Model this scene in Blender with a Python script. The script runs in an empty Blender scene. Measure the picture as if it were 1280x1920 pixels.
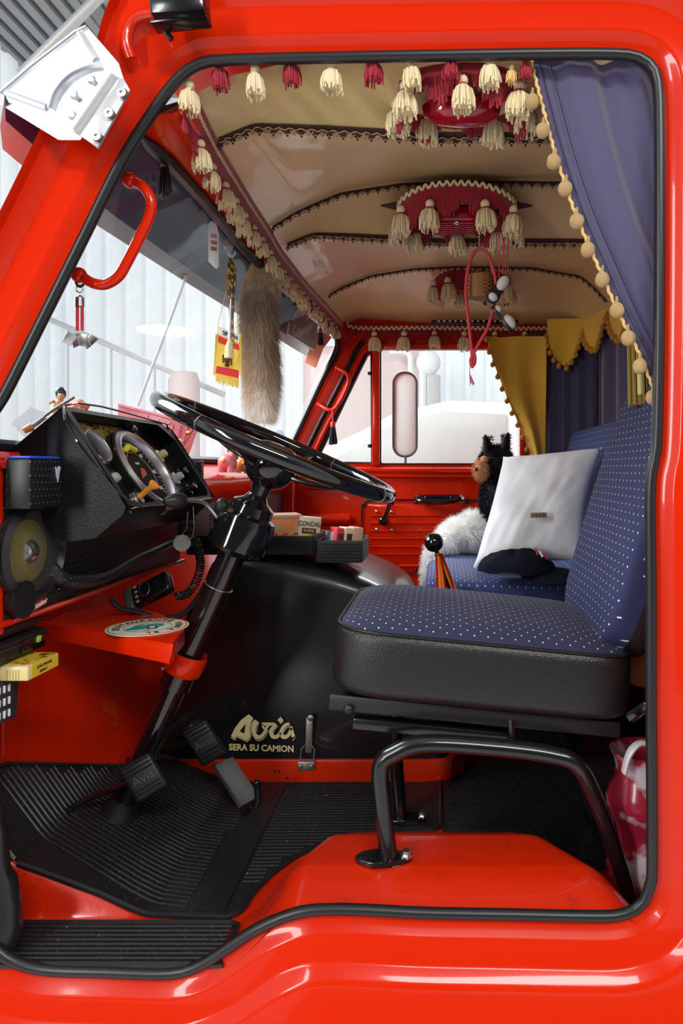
import bpy, bmesh, math, random
from mathutils import Vector, Matrix, noise
from mathutils.geometry import tessellate_polygon
random.seed(7)
C = bpy.context.scene.collection
V = Vector
PI = math.pi

# ---------------------------------------------------------------- camera, world, lights, exposure
CZ, CY, F = 0.84, -1.15, 1280.0            # camera height, distance from the doorway, focal length in pixels
cam = bpy.data.cameras.new('camera'); camo = bpy.data.objects.new('camera', cam); C.objects.link(camo)
camo.location = (0, CY, CZ); camo.rotation_euler = (PI/2, 0, 0)
cam.sensor_fit = 'VERTICAL'; cam.sensor_height = 36; cam.lens = 24
cam.shift_x = -186/1920; cam.shift_y = -80/1920
cam.clip_start = 0.02; cam.clip_end = 100
bpy.context.scene.camera = camo
vs = bpy.context.scene.view_settings
vs.view_transform = 'Standard'; vs.look = 'None'; vs.gamma = 1; vs.use_curve_mapping = False
vs.exposure = 0.25
w = bpy.data.worlds.new('sky'); bpy.context.scene.world = w; w.use_nodes = True
_nt = w.node_tree; _tc = _nt.nodes.new('ShaderNodeTexCoord'); _sp = _nt.nodes.new('ShaderNodeSeparateXYZ'); _nt.links.new(_tc.outputs['Generated'], _sp.inputs[0])
_r = _nt.nodes.new('ShaderNodeMapRange'); _r.inputs[1].default_value = -0.9; _r.inputs[2].default_value = 0.35; _r.inputs[3].default_value = 0.07; _r.inputs[4].default_value = 1.55
_nt.links.new(_sp.outputs[1], _r.inputs[0]); _nt.links.new(_r.outputs[0], _nt.nodes['Background'].inputs[1])   # the open side of the hall is darker than the translucent side
_nt.nodes['Background'].inputs[0].default_value = (0.93, 0.97, 1.0, 1)
def area(name, loc, target, sx, sy, power, col=(1, 1, 1)):
    l = bpy.data.lights.new(name, 'AREA'); l.shape = 'RECTANGLE'; l.size = sx; l.size_y = sy; l.energy = power; l.color = col
    o = bpy.data.objects.new(name, l); C.objects.link(o); o.location = loc
    o.rotation_euler = (V(target)-V(loc)).to_track_quat('-Z', 'Y').to_euler()
    return o
area('added_area_light', (1.2, -3.6, 3.4), (0, 0, 0.9), 2.6, 0.5, 105, (1, 0.98, 0.95))  # added lamp behind the camera, lights the outer red and gives it highlights
area('added_area_light', (-3.4, 0.9, 3.2), (-0.2, 1.0, 0.8), 2.0, 2.6, 300, (0.95, 0.98, 1))  # added lamp ahead of the truck, shines in through the windscreen
area('added_area_light', (-2.2, -2.9, 1.7), (0.4, 0.9, 0.9), 0.4, 2.2, 58, (1, 1, 1))  # added low lamp, reaches the rear right of the cab through the doorway
area('added_side_light', (0.1, 2.9, 2.3), (0.25, 0.7, 0.6), 1.6, 0.7, 60, (1, 0.99, 0.96))  # added lamp outside the passenger window, brightens the far side of the cab

def P(px, py, Y):                          # the point of the plane at depth Y that lies on that sight line
    k = (Y-CY)/F
    return V(((px-826)*k, Y, CZ+(880-py)*k))
def PL(pts, Y): return [P(x, y, Y) for x, y in pts]

# ---------------------------------------------------------------- materials
def mat(name, col, rough=0.5, metal=0.0, bump=None, coat=0.0, trans=None, var=None, spec=0.5, sheen=0.0, emit=None):
    m = bpy.data.materials.new(name); m.use_nodes = True
    nt = m.node_tree; b = nt.nodes['Principled BSDF']
    b.inputs['Base Color'].default_value = (*col, 1); b.inputs['Roughness'].default_value = rough
    b.inputs['Metallic'].default_value = metal; b.inputs['Coat Weight'].default_value = coat
    b.inputs['Coat Roughness'].default_value = 0.05; b.inputs['Specular IOR Level'].default_value = spec
    b.inputs['Sheen Weight'].default_value = sheen
    if trans: b.inputs['Transmission Weight'].default_value = trans
    tc = nt.nodes.new('ShaderNodeTexCoord')
    if bump:
        sc, st = bump
        n = nt.nodes.new('ShaderNodeTexNoise'); n.inputs['Scale'].default_value = sc; n.inputs['Detail'].default_value = 3
        nt.links.new(tc.outputs['Object'], n.inputs['Vector'])
        bp = nt.nodes.new('ShaderNodeBump'); bp.inputs['Strength'].default_value = st; bp.inputs['Distance'].default_value = 0.002
        nt.links.new(n.outputs['Fac'], bp.inputs['Height']); nt.links.new(bp.outputs[0], b.inputs['Normal'])
    if var:
        sc, col2, lo, hi = var
        n = nt.nodes.new('ShaderNodeTexNoise'); n.inputs['Scale'].default_value = sc; n.inputs['Detail'].default_value = 4
        nt.links.new(tc.outputs['Object'], n.inputs['Vector'])
        r = nt.nodes.new('ShaderNodeValToRGB'); r.color_ramp.elements[0].position = lo; r.color_ramp.elements[1].position = hi
        r.color_ramp.elements[0].color = (*col, 1); r.color_ramp.elements[1].color = (*col2, 1)
        nt.links.new(n.outputs['Fac'], r.inputs[0]); nt.links.new(r.outputs[0], b.inputs['Base Color'])
    return m
def math_node(nt, op, a, b=None):
    n = nt.nodes.new('ShaderNodeMath'); n.operation = op
    for i, x in enumerate((a, b)):
        if x is None: continue
        if isinstance(x, (int, float)): n.inputs[i].default_value = x
        else: nt.links.new(x, n.inputs[i])
    return n.outputs[0]
def dotted(name, col, dotcol, ax, step, size, rough=0.8, skew=0.5, sheen=0.3, bump=None, height=0.0):
    """small woven dots on a grid over two object axes"""
    m = mat(name, col, rough, bump=bump, sheen=sheen); nt = m.node_tree; b = nt.nodes['Principled BSDF']
    tc = nt.nodes.new('ShaderNodeTexCoord'); sp = nt.nodes.new('ShaderNodeSeparateXYZ'); nt.links.new(tc.outputs['Object'], sp.inputs[0])
    u = math_node(nt, 'DIVIDE', sp.outputs[ax[0]], step[0]); v = math_node(nt, 'DIVIDE', sp.outputs[ax[1]], step[1])
    fl = math_node(nt, 'FLOOR', v)
    u = math_node(nt, 'ADD', u, math_node(nt, 'MULTIPLY', fl, skew))
    fu = math_node(nt, 'ABSOLUTE', math_node(nt, 'SUBTRACT', math_node(nt, 'FRACT', u), 0.5))
    fv = math_node(nt, 'ABSOLUTE', math_node(nt, 'SUBTRACT', math_node(nt, 'FRACT', v), 0.5))
    d = math_node(nt, 'MULTIPLY', math_node(nt, 'LESS_THAN', fu, size[0]), math_node(nt, 'LESS_THAN', fv, size[1]))
    mx = nt.nodes.new('ShaderNodeMixRGB'); mx.inputs[1].default_value = (*col, 1); mx.inputs[2].default_value = (*dotcol, 1)
    nt.links.new(d, mx.inputs[0]); nt.links.new(mx.outputs[0], b.inputs['Base Color'])
    if height:
        bp = nt.nodes.new('ShaderNodeBump'); bp.inputs['Strength'].default_value = height; bp.inputs['Distance'].default_value = 0.003
        nt.links.new(d, bp.inputs['Height']); nt.links.new(bp.outputs[0], b.inputs['Normal'])
    return m
def glass(name, tint=(1, 1, 1), haze=0.04, gl=0.08):
    m = bpy.data.materials.new(name); m.use_nodes = True; nt = m.node_tree; nt.nodes.clear()
    o = nt.nodes.new('ShaderNodeOutputMaterial'); t = nt.nodes.new('ShaderNodeBsdfTransparent'); t.inputs[0].default_value = (*tint, 1)
    g = nt.nodes.new('ShaderNodeBsdfGlossy'); g.inputs['Roughness'].default_value = 0.02
    d = nt.nodes.new('ShaderNodeBsdfDiffuse'); d.inputs[0].default_value = (0.8, 0.85, 0.9, 1)
    m1 = nt.nodes.new('ShaderNodeMixShader'); m1.inputs[0].default_value = gl
    m2 = nt.nodes.new('ShaderNodeMixShader'); m2.inputs[0].default_value = haze
    nt.links.new(t.outputs[0], m1.inputs[1]); nt.links.new(g.outputs[0], m1.inputs[2])
    nt.links.new(m1.outputs[0], m2.inputs[1]); nt.links.new(d.outputs[0], m2.inputs[2]); nt.links.new(m2.outputs[0], o.inputs[0])
    return m
RED = mat('red_paint', (0.68, 0.019, 0.0006), 0.25, coat=0.4, spec=0.15)
RED_WORN = mat('scuffed_red_paint', (0.60, 0.018, 0.001), 0.3, coat=0.4, bump=(60, 0.25), var=(18, (0.25, 0.01, 0.003), 0.62, 0.85))
RED_ORANGE_PEEL = mat('thick_red_paint', (0.62, 0.022, 0.001), 0.25, coat=0.5, bump=(90, 0.35))
RUBBER = mat('black_rubber', (0.012, 0.012, 0.014), 0.35, spec=0.5)
BLACK = mat('black_paint', (0.006, 0.006, 0.007), 0.22, coat=0.3)
BLACK_MATT = mat('black_satin', (0.008, 0.008, 0.009), 0.45)
BLACK_GLOSS = mat('black_bakelite', (0.006, 0.006, 0.007), 0.08, coat=0.6)
BLACK_GRAIN = mat('black_grained_leatherette', (0.005, 0.005, 0.006), 0.38, bump=(300, 0.35), spec=0.22)
LEATHER = mat('black_leatherette', (0.012, 0.0115, 0.012), 0.36, bump=(260, 0.5))
CHROME = mat('chrome', (0.75, 0.75, 0.76), 0.12, metal=1)
STEEL = mat('brushed_steel', (0.62, 0.62, 0.64), 0.32, metal=1)
POLISHED = mat('polished_steel_sheet', (0.88, 0.90, 0.94), 0.30, metal=1)
WORN_STEEL = mat('worn_steel', (0.38, 0.36, 0.33), 0.45, metal=0.9, bump=(120, 0.4))
CREAM = mat('cream_headlining', (0.72, 0.54, 0.25), 0.28, bump=(230, 0.55), var=(2.2, (0.72, 0.45, 0.25), 0.35, 0.75), coat=0.3)
CREAM_YARN = mat('cream_yarn', (0.80, 0.66, 0.40), 0.9, sheen=0.3)
GOLD_YARN = mat('gold_yarn', (0.80, 0.52, 0.18), 0.85, sheen=0.3)
RED_YARN = mat('crimson_yarn', (0.36, 0.006, 0.022), 0.8, sheen=0.2)
VELVET = mat('crimson_velvet', (0.30, 0.005, 0.015), 0.85, sheen=0.5)
BROWN_BRAID = mat('brown_braid', (0.060, 0.018, 0.018), 0.8)
TAN_BRAID = mat('tan_braid', (0.42, 0.28, 0.15), 0.8)
PINK_BRAID = mat('pale_pink_braid', (0.72, 0.45, 0.34), 0.75)
GOLD_BALL = mat('gold_pompom', (0.74, 0.46, 0.16), 0.8, bump=(160, 0.8), sheen=0.3)
MUSTARD = mat('mustard_cloth', (0.88, 0.52, 0.05), 0.75, bump=(120, 0.15), sheen=0.3)
MUSTARD_BALL = mat('mustard_pompom', (0.70, 0.34, 0.04), 0.85, bump=(200, 0.8))
NAVY = mat('navy_velour', (0.062, 0.052, 0.125), 0.75, bump=(30, 0.3), sheen=0.6)
NAVY_DEEP = mat('navy_cap_cloth', (0.006, 0.007, 0.014), 0.9, spec=0.1)
SEAT_TOP = dotted('navy_dotted_cloth', (0.017, 0.020, 0.060), (0.75, 0.78, 0.9), (0, 1), (0.026, 0.014), (0.05, 0.10), bump=(500, 0.2), sheen=0.04)
SEAT_BACK = dotted('navy_dotted_backrest_cloth', (0.016, 0.022, 0.085), (0.75, 0.78, 0.9), (1, 2), (0.030, 0.016), (0.05, 0.10), bump=(500, 0.2), sheen=0.04)
BENCH_TOP = dotted('blue_dotted_cloth', (0.030, 0.045, 0.15), (0.7, 0.75, 0.9), (0, 1), (0.024, 0.016), (0.06, 0.10), sheen=0.05)
BENCH_BACK = dotted('blue_dotted_backrest_cloth', (0.028, 0.048, 0.17), (0.7, 0.75, 0.9), (1, 2), (0.026, 0.020), (0.06, 0.08), sheen=0.05)
STUDDED = dotted('studded_black_plastic', (0.010, 0.010, 0.012), (0.10, 0.10, 0.11), (1, 2), (0.012, 0.012), (0.12, 0.12), rough=0.4, sheen=0, height=0.8)
GRILLE = dotted('perforated_brown_panel', (0.10, 0.055, 0.06), (0.008, 0.005, 0.005), (1, 2), (0.013, 0.010), (0.32, 0.30), rough=0.5, sheen=0)
MESH_GREY = dotted('speaker_gauze', (0.035, 0.035, 0.035), (0.003, 0.003, 0.003), (1, 2), (0.0032, 0.0032), (0.28, 0.28), rough=0.4, sheen=0, skew=0)
WHITE_CLOTH = mat('white_cushion_cloth', (0.84, 0.84, 0.86), 0.45, bump=(22, 0.4), sheen=0.2)
WHITE_FUR = mat('white_fur', (0.95, 0.94, 0.92), 0.8)
BLACK_FUR = mat('black_fur', (0.008, 0.008, 0.012), 0.6)
WHITE = mat('white_plastic', (0.85, 0.85, 0.85), 0.4)
WHITE_PAINT = mat('white_paint', (0.85, 0.87, 0.88), 0.3)
ORANGE = mat('orange_plastic', (0.85, 0.30, 0.03), 0.4)
ORANGE_CLOTH = mat('orange_ribbon_cloth', (0.85, 0.30, 0.02), 0.6)
RED_CLOTH = mat('red_ribbon_cloth', (0.50, 0.006, 0.012), 0.6)
RED_CORD = mat('red_cord', (0.62, 0.035, 0.05), 0.6, bump=(300, 0.8))
YELLOW = mat('yellow_cloth', (0.88, 0.60, 0.04), 0.6)
FLAG_RED = mat('flag_red_cloth', (0.70, 0.01, 0.01), 0.6)
PINK = mat('pink_rubber', (0.80, 0.22, 0.26), 0.35)
PINK_PLATE = mat('pink_metal_plate', (0.66, 0.17, 0.20), 0.3)
WICKER = mat('wicker', (0.28, 0.12, 0.04), 0.7, bump=(90, 0.8))
LOGO = mat('cream_lettering', (0.80, 0.70, 0.36), 0.5)
DARK = mat('dark_print', (0.02, 0.015, 0.015), 0.5)
GREEN = mat('green_plastic', (0.25, 0.62, 0.08), 0.4)
VISOR_BLUE = mat('dark_blue_acrylic', (0.010, 0.016, 0.065), 0.08, coat=0.4)
VISOR_GREY = mat('grey_acrylic', (0.42, 0.43, 0.44), 0.2)
GLASS_W = glass('windscreen_glass', (0.97, 0.99, 1), 0.05, 0.05)
GLASS_S = glass('side_glass', (0.98, 1, 1), 0.02, 0.04)
GLASS_D = glass('dial_glass', (0.95, 0.95, 0.95), 0.002, 0.006)
CLEAR = glass('clear_plastic', (0.9, 0.92, 0.95), 0.12, 0.15)
def sheet_wall(name):
    m = bpy.data.materials.new(name); m.use_nodes = True; nt = m.node_tree; nt.nodes.clear()
    o = nt.nodes.new('ShaderNodeOutputMaterial'); d = nt.nodes.new('ShaderNodeBsdfDiffuse'); t = nt.nodes.new('ShaderNodeBsdfTranslucent')
    d.inputs[0].default_value = (0.86, 0.88, 0.88, 1); t.inputs[0].default_value = (0.86, 0.89, 0.90, 1)
    x = nt.nodes.new('ShaderNodeMixShader'); x.inputs[0].default_value = 0.5
    nt.links.new(d.outputs[0], x.inputs[1]); nt.links.new(t.outputs[0], x.inputs[2]); nt.links.new(x.outputs[0], o.inputs[0])
    return m
SHEET = sheet_wall('translucent_corrugated_sheet')
ROOF_GREY = mat('grey_roof_sheet', (0.30, 0.31, 0.31), 0.6)
BEAM = mat('grey_steel_beam', (0.34, 0.37, 0.37), 0.5)
CONCRETE = mat('concrete', (0.45, 0.44, 0.42), 0.8, bump=(12, 0.2))
def ribbed_rubber():
    m = mat('ribbed_rubber_mat', (0.012, 0.012, 0.013), 0.38); nt = m.node_tree; b = nt.nodes['Principled BSDF']
    tc = nt.nodes.new('ShaderNodeTexCoord'); n = nt.nodes.new('ShaderNodeTexNoise'); n.inputs['Scale'].default_value = 260
    nt.links.new(tc.outputs['Object'], n.inputs['Vector'])
    r = nt.nodes.new('ShaderNodeValToRGB'); r.color_ramp.elements[0].position = 0.66; r.color_ramp.elements[1].position = 0.76
    r.color_ramp.elements[0].color = (0.012, 0.012, 0.013, 1); r.color_ramp.elements[1].color = (0.16, 0.16, 0.16, 1)
    nt.links.new(n.outputs['Fac'], r.inputs[0]); nt.links.new(r.outputs[0], b.inputs['Base Color'])
    return m
MAT_RUBBER = ribbed_rubber()

# ---------------------------------------------------------------- mesh helpers
class MB:
    def __init__(s): s.bm = bmesh.new(); s.mi = 0
    def _mark(s, faces):
        for f in faces: f.material_index = s.mi
    def box(s, c, size, rot=None, bevel=0, seg=2):
        r = bmesh.ops.create_cube(s.bm, size=1.0); vs_ = r['verts']
        R = rot.to_4x4() if rot is not None else Matrix.Identity(4)
        M = Matrix.Translation(V(c)) @ R @ Matrix.Diagonal((*size, 1))
        bmesh.ops.transform(s.bm, matrix=M, verts=vs_)
        fs = list({f for v in vs_ for f in v.link_faces})
        s._mark(fs)
        if bevel:
            es = list({e for v in vs_ for e in v.link_edges})
            r = bmesh.ops.bevel(s.bm, geom=es, offset=bevel, segments=seg, profile=0.5, affect='EDGES')
            s._mark(r['faces'])
    def tube(s, pts, r, n=8, closed=False, flat=None, caps=True):
        pts = [V(p) for p in pts]; m = len(pts)
        rr = r if isinstance(r, list) else [r]*m
        rings = []; up = None
        for i, p in enumerate(pts):
            if closed: t = pts[(i+1) % m]-pts[i-1]
            else: t = pts[min(i+1, m-1)]-pts[max(i-1, 0)]
            if t.length < 1e-9: t = V((0, 0, 1))
            t.normalize()
            if up is None:
                up = V((0, 0, 1)) if abs(t.z) < 0.9 else V((0, 1, 0))
                if flat is not None: up = V(flat)
            a = up-t*up.dot(t)
            if a.length < 1e-6: a = t.orthogonal()
            a.normalize(); b = t.cross(a); up = a
            rx, ry = (rr[i] if isinstance(rr[i], tuple) else (rr[i], rr[i]))
            rings.append([s.bm.verts.new(p+a*math.cos(2*PI*k/n)*ry+b*math.sin(2*PI*k/n)*rx) for k in range(n)])
        fs = []
        for i in range(m if closed else m-1):
            A, B = rings[i], rings[(i+1) % m]
            for k in range(n): fs.append(s.bm.faces.new((A[k], A[(k+1) % n], B[(k+1) % n], B[k])))
        if caps and not closed:
            fs.append(s.bm.faces.new(rings[0][::-1])); fs.append(s.bm.faces.new(rings[-1]))
        s._mark(fs)
    def lathe(s, prof, o, ax=(0, 0, 1), n=24, scale=(1, 1), up=None):
        o = V(o); ax = V(ax).normalized(); a = ax.orthogonal().normalized() if up is None else (V(up)-ax*V(up).dot(ax)).normalized()
        b = ax.cross(a); rings = []
        for r, h in prof:
            if r < 1e-6: rings.append([s.bm.verts.new(o+ax*h)])
            else: rings.append([s.bm.verts.new(o+ax*h+(a*math.cos(2*PI*k/n)*scale[0]+b*math.sin(2*PI*k/n)*scale[1])*r) for k in range(n)])
        fs = []
        for A, B in zip(rings, rings[1:]):
            for k in range(n):
                k2 = (k+1) % n
                if len(A) == 1 and len(B) == 1: continue
                if len(A) == 1: fs.append(s.bm.faces.new((A[0], B[k], B[k2])))
                elif len(B) == 1: fs.append(s.bm.faces.new((A[k], B[0], A[k2])))
                else: fs.append(s.bm.faces.new((A[k], B[k], B[k2], A[k2])))
        for R_ in (rings[0], rings[-1]):
            if len(R_) > 2: fs.append(s.bm.faces.new(R_))
        s._mark(fs)
    def ball(s, c, r, n=16, m=10, rot=None):
        rx, ry, rz = r if isinstance(r, (tuple, list)) else (r, r, r)
        q = bmesh.ops.create_uvsphere(s.bm, u_segments=n, v_segments=m, radius=1)
        R = rot.to_4x4() if rot is not None else Matrix.Identity(4)
        bmesh.ops.transform(s.bm, matrix=Matrix.Translation(V(c)) @ R @ Matrix.Diagonal((rx, ry, rz, 1)), verts=q['verts'])
        s._mark(list({f for v in q['verts'] for f in v.link_faces}))
    def prism(s, outer, off, holes=(), bevel=0, seg=2):
        off = V(off); loops = [[V(p) for p in outer]]+[[V(p) for p in h] for h in holes]
        flat = [p for l in loops for p in l]
        A = [s.bm.verts.new(p) for p in flat]; B = [s.bm.verts.new(p+off) for p in flat]; fs = []
        if holes:
            for t in tessellate_polygon(loops):
                try: fs.append(s.bm.faces.new([A[i] for i in t])); fs.append(s.bm.faces.new([B[i] for i in reversed(t)]))
                except ValueError: pass
        else:
            fs.append(s.bm.faces.new(A)); fs.append(s.bm.faces.new(B[::-1]))
        i0 = 0
        for l in loops:
            n = len(l)
            for i in range(n):
                j = (i+1) % n
                fs.append(s.bm.faces.new((A[i0+i], B[i0+i], B[i0+j], A[i0+j])))
            i0 += n
        s._mark(fs)
        if bevel and not holes:
            es = list({e for f in fs[:2] for e in f.edges})
            r = bmesh.ops.bevel(s.bm, geom=es, offset=bevel, segments=seg, profile=0.5, affect='EDGES'); s._mark(r['faces'])
    def grid(s, rows, closed_u=False, thick=0):
        G = [[s.bm.verts.new(V(p)) for p in r] for r in rows]; fs = []
        for i in range(len(G)-1):
            n = len(G[i])
            for j in range(n if closed_u else n-1):
                k = (j+1) % n
                try: fs.append(s.bm.faces.new((G[i][j], G[i][k], G[i+1][k], G[i+1][j])))
                except ValueError: pass
        s._mark(fs)
        if thick: bmesh.ops.solidify(s.bm, geom=fs, thickness=thick)
        return G
    def blade(s, p, d, ln, wd, curl=V((0, 0, 0)), segs=2):
        d = V(d).normalized(); side = d.cross(V((0.2, -1, 0.1)))
        if side.length < 1e-4: side = d.orthogonal()
        side.normalize(); prev = None; q = V(p)
        for i in range(segs):
            w_ = wd*(1-i/segs)
            L_, R_ = s.bm.verts.new(q-side*w_), s.bm.verts.new(q+side*w_)
            if prev: s._mark([s.bm.faces.new((prev[0], prev[1], R_, L_))])
            prev = (L_, R_); d = (d+curl).normalized(); q = q+d*ln/segs
        t = s.bm.verts.new(q); s._mark([s.bm.faces.new((prev[0], prev[1], t))])
    def displace(s, fn):
        for v in s.bm.verts: v.co = fn(v.co)
    def build(s, name, m, parent=None, smooth=True, ang=38, normals=True, origin=None, local=False):
        bmesh.ops.remove_doubles(s.bm, verts=s.bm.verts, dist=1e-6)
        if normals: bmesh.ops.recalc_face_normals(s.bm, faces=s.bm.faces)
        if parent is not None and not local:
            org = V(parent['org']) if 'org' in parent else V((0, 0, 0))
        elif local: org = V((0, 0, 0))
        else:
            if origin is None:
                cs = [v.co for v in s.bm.verts]
                org = V(((min(c.x for c in cs)+max(c.x for c in cs))/2, (min(c.y for c in cs)+max(c.y for c in cs))/2, min(c.z for c in cs)))
            else: org = V(origin)
        for v in s.bm.verts: v.co -= org
        me = bpy.data.meshes.new(name); s.bm.to_mesh(me); s.bm.free()
        for x in (m if isinstance(m, (list, tuple)) else [m]): me.materials.append(x)
        if smooth:
            me.shade_smooth(); me.set_sharp_from_angle(angle=math.radians(ang))
        o = bpy.data.objects.new(name, me); C.objects.link(o)
        if parent is not None: o.parent = parent
        else: o.location = org
        ORG[o.name] = org
        o['org'] = tuple(org)
        return o
ORG = {}
def tag(o, label, cat, group=None):
    o['label'] = label; o['category'] = cat
    if group: o['group'] = group
    return o
def thing(name, label, cat, loc=(0, 0, 0), group=None):
    o = bpy.data.objects.new(name, None); o.empty_display_size = 0.02; C.objects.link(o); o.location = loc; o['org'] = tuple(loc)
    return tag(o, label, cat, group)
def struct(o, label=None):
    o['kind'] = 'structure'
    return o
def cr(pts, n=8, closed=False):
    """smooth path through the points"""
    pts = [V(p) for p in pts]; m = len(pts); out = []
    for i in range(m if closed else m-1):
        if closed: a, b, c, d = pts[i-1], pts[i], pts[(i+1) % m], pts[(i+2) % m]
        else: a, b, c, d = pts[max(i-1, 0)], pts[i], pts[i+1], pts[min(i+2, m-1)]
        for k in range(n):
            t = k/n
            out.append(0.5*((2*b)+(c-a)*t+(2*a-5*b+4*c-d)*t*t+(3*b-a-3*c+d)*t**3))
    if not closed: out.append(pts[-1])
    return out
def resample(path, step):
    out = [path[0].copy()]; acc = 0
    for a, b in zip(path, path[1:]):
        L_ = (b-a).length
        if L_ < 1e-9: continue
        t = step-acc
        while t <= L_:
            out.append(a+(b-a)*(t/L_)); t += step
        acc = L_-(t-step)
    return out
def interp(tab, x):
    if x <= tab[0][0]: return tab[0][1]
    for (a, p), (b, q) in zip(tab, tab[1:]):
        if x <= b: return p+(q-p)*(x-a)/(b-a)
    return tab[-1][1]
def rrect(w_, h_, r, n=5):
    out = []
    for cx, cy, a0 in ((w_/2-r, h_/2-r, 0), (-w_/2+r, h_/2-r, PI/2), (-w_/2+r, -h_/2+r, PI), (w_/2-r, -h_/2+r, 1.5*PI)):
        for k in range(n+1):
            a = a0+PI/2*k/n; out.append((cx+r*math.cos(a), cy+r*math.sin(a)))
    return out
def text(body, o, u, v, size, m, name, parent, align='CENTER', ext=0.0004, bold=0, squeeze=1):
    cu = bpy.data.curves.new('t', 'FONT'); cu.body = body; cu.size = size; cu.align_x = align; cu.align_y = 'CENTER'; cu.extrude = ext; cu.offset = bold; cu.resolution_u = 3
    t = bpy.data.objects.new('t', cu); C.objects.link(t)
    dg = bpy.context.evaluated_depsgraph_get(); me = bpy.data.meshes.new_from_object(t.evaluated_get(dg))
    bpy.data.objects.remove(t); bpy.data.curves.remove(cu)
    u = V(u).normalized(); v = V(v).normalized(); n = u.cross(v)
    M = Matrix(((u.x*squeeze, v.x, n.x, o[0]), (u.y*squeeze, v.y, n.y, o[1]), (u.z*squeeze, v.z, n.z, o[2]), (0, 0, 0, 1)))
    org = V(parent['org']); me.transform(Matrix.Translation(-org) @ M)
    me.name = name; me.materials.clear(); me.materials.append(m)
    ob = bpy.data.objects.new(name, me); C.objects.link(ob); ob.parent = parent
    return ob
def stroke(mb, pts, wd, nrm, th=0.0006):
    """a flat pen stroke laid on a surface"""
    nrm = V(nrm); pts = [V(p) for p in pts]; L_, R_ = [], []
    for i, p in enumerate(pts):
        t = (pts[min(i+1, len(pts)-1)]-pts[max(i-1, 0)]).normalized(); s_ = t.cross(nrm).normalized()
        w_ = wd[i] if isinstance(wd, (list, tuple)) else wd
        L_.append(p+s_*w_/2); R_.append(p-s_*w_/2)
    a = [mb.bm.verts.new(p+nrm*th) for p in L_]; b = [mb.bm.verts.new(p+nrm*th) for p in R_]
    c = [mb.bm.verts.new(p-nrm*th) for p in L_]; d = [mb.bm.verts.new(p-nrm*th) for p in R_]
    fs = []
    for i in range(len(pts)-1):
        fs += [mb.bm.faces.new((a[i], a[i+1], b[i+1], b[i])), mb.bm.faces.new((a[i], c[i], c[i+1], a[i+1])), mb.bm.faces.new((b[i], b[i+1], d[i+1], d[i])), mb.bm.faces.new((c[i], d[i], d[i+1], c[i+1]))]
    fs += [mb.bm.faces.new((a[0], b[0], d[0], c[0])), mb.bm.faces.new((a[-1], c[-1], d[-1], b[-1]))]
    mb._mark(fs)

# ================================================================ THE GARAGE AROUND THE TRUCK
def corrugated(name, a, b, z0, z1, pitch=0.16, depth=0.035):
    a, b = V(a), V(b); L_ = (b-a).length; u = (b-a)/L_; n = V((-u.y, u.x, 0)); cols = []; x = 0
    prof = [(0, 0), (0.30, 0), (0.42, 1), (0.62, 1), (0.74, 0)]
    while x < L_:
        for q, h in prof: cols.append(a+u*(x+q*pitch)+n*h*depth)
        x += pitch
    mb = MB(); mb.grid([[V((p.x, p.y, z0)) for p in cols], [V((p.x, p.y, z1)) for p in cols]])
    return struct(mb.build(name, SHEET, smooth=False, normals=False))
corrugated('wall_left', (-4.6, -4, 0), (-4.6, 9.5, 0), -1.1, 6.0, 0.30, 0.06)
corrugated('wall_far', (-4.6, 7.0, 0), (5.5, 7.0, 0), -1.1, 5.4, 0.24, 0.05)
mb = MB(); mb.box((0, 2, -1.15), (14, 14, 0.1)); struct(mb.build('floor_garage', CONCRETE))
mb = MB()
for i in range(30): mb.box((-4.6+0.16*i, 5.2, 5.30), (0.09, 5.2, 0.05))
mb.box((-2.2, 5.2, 5.36), (5.0, 5.4, 0.03)); struct(mb.build('ceiling_garage', ROOF_GREY, smooth=False))
def bar(name, a, b, r, m, label, cat, flat=False):
    mb = MB()
    if flat:
        a, b = V(a), V(b); q = (b-a).to_track_quat('Z', 'Y').to_matrix(); L_ = (b-a).length
        for s_ in (-1, 1): mb.box((a+b)/2+q @ V((s_*r*0.9, 0, 0)), (r*0.2, r, L_), q)
        mb.box((a+b)/2, (r*1.8, r*0.2, L_), q)
    else: mb.tube([a, b], r, 16)
    return tag(mb.build(name, m, smooth=not flat), label, cat)
bar('roof_beam', P(120, -60, 4.9), P(300, 180, 4.9), 0.11, BEAM, 'grey steel roof beam slanting across the garage ceiling', 'beam', True)
bar('roof_beam', P(20, -40, 6.4), P(215, 190, 6.4), 0.15, mat('dark_steel_beam', (0.05, 0.05, 0.05), 0.6), 'dark roof beam behind the round grey pipe', 'beam', True)
bar('roof_pipe', P(190, -10, 3.6), P(40, 140, 3.6), 0.036, mat('galvanised_pipe', (0.45, 0.47, 0.46), 0.4, metal=0.3), 'round light grey pipe slanting above the steel visor bracket', 'pipe')
wall_rail = MB()
def lamp_white():
    m = mat('lit_lamp_shade', (0.9, 0.9, 0.9), 0.5); b = m.node_tree.nodes['Principled BSDF']; b.inputs['Emission Color'].default_value = (1, 0.98, 0.95, 1); b.inputs['Emission Strength'].default_value = 1.6; return m
a, b = P(100, 600, 6.0), P(330, 700, 6.0)
wall_rail.tube([P(95, 600, 6.0), P(420, 740, 6.0)], 0.03, 8)
for t in (0.1, 0.35, 0.6, 0.85):
    p = P(95, 600, 6.0).lerp(P(420, 740, 6.0), t); wall_rail.tube([p, V((p.x, p.y, -1.1))], 0.012, 6)
tag(wall_rail.build('stair_rail', mat('pale_grey_paint', (0.68, 0.70, 0.70), 0.5)), 'pale grey handrail slanting down the garage wall behind the windscreen', 'railing')

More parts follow.
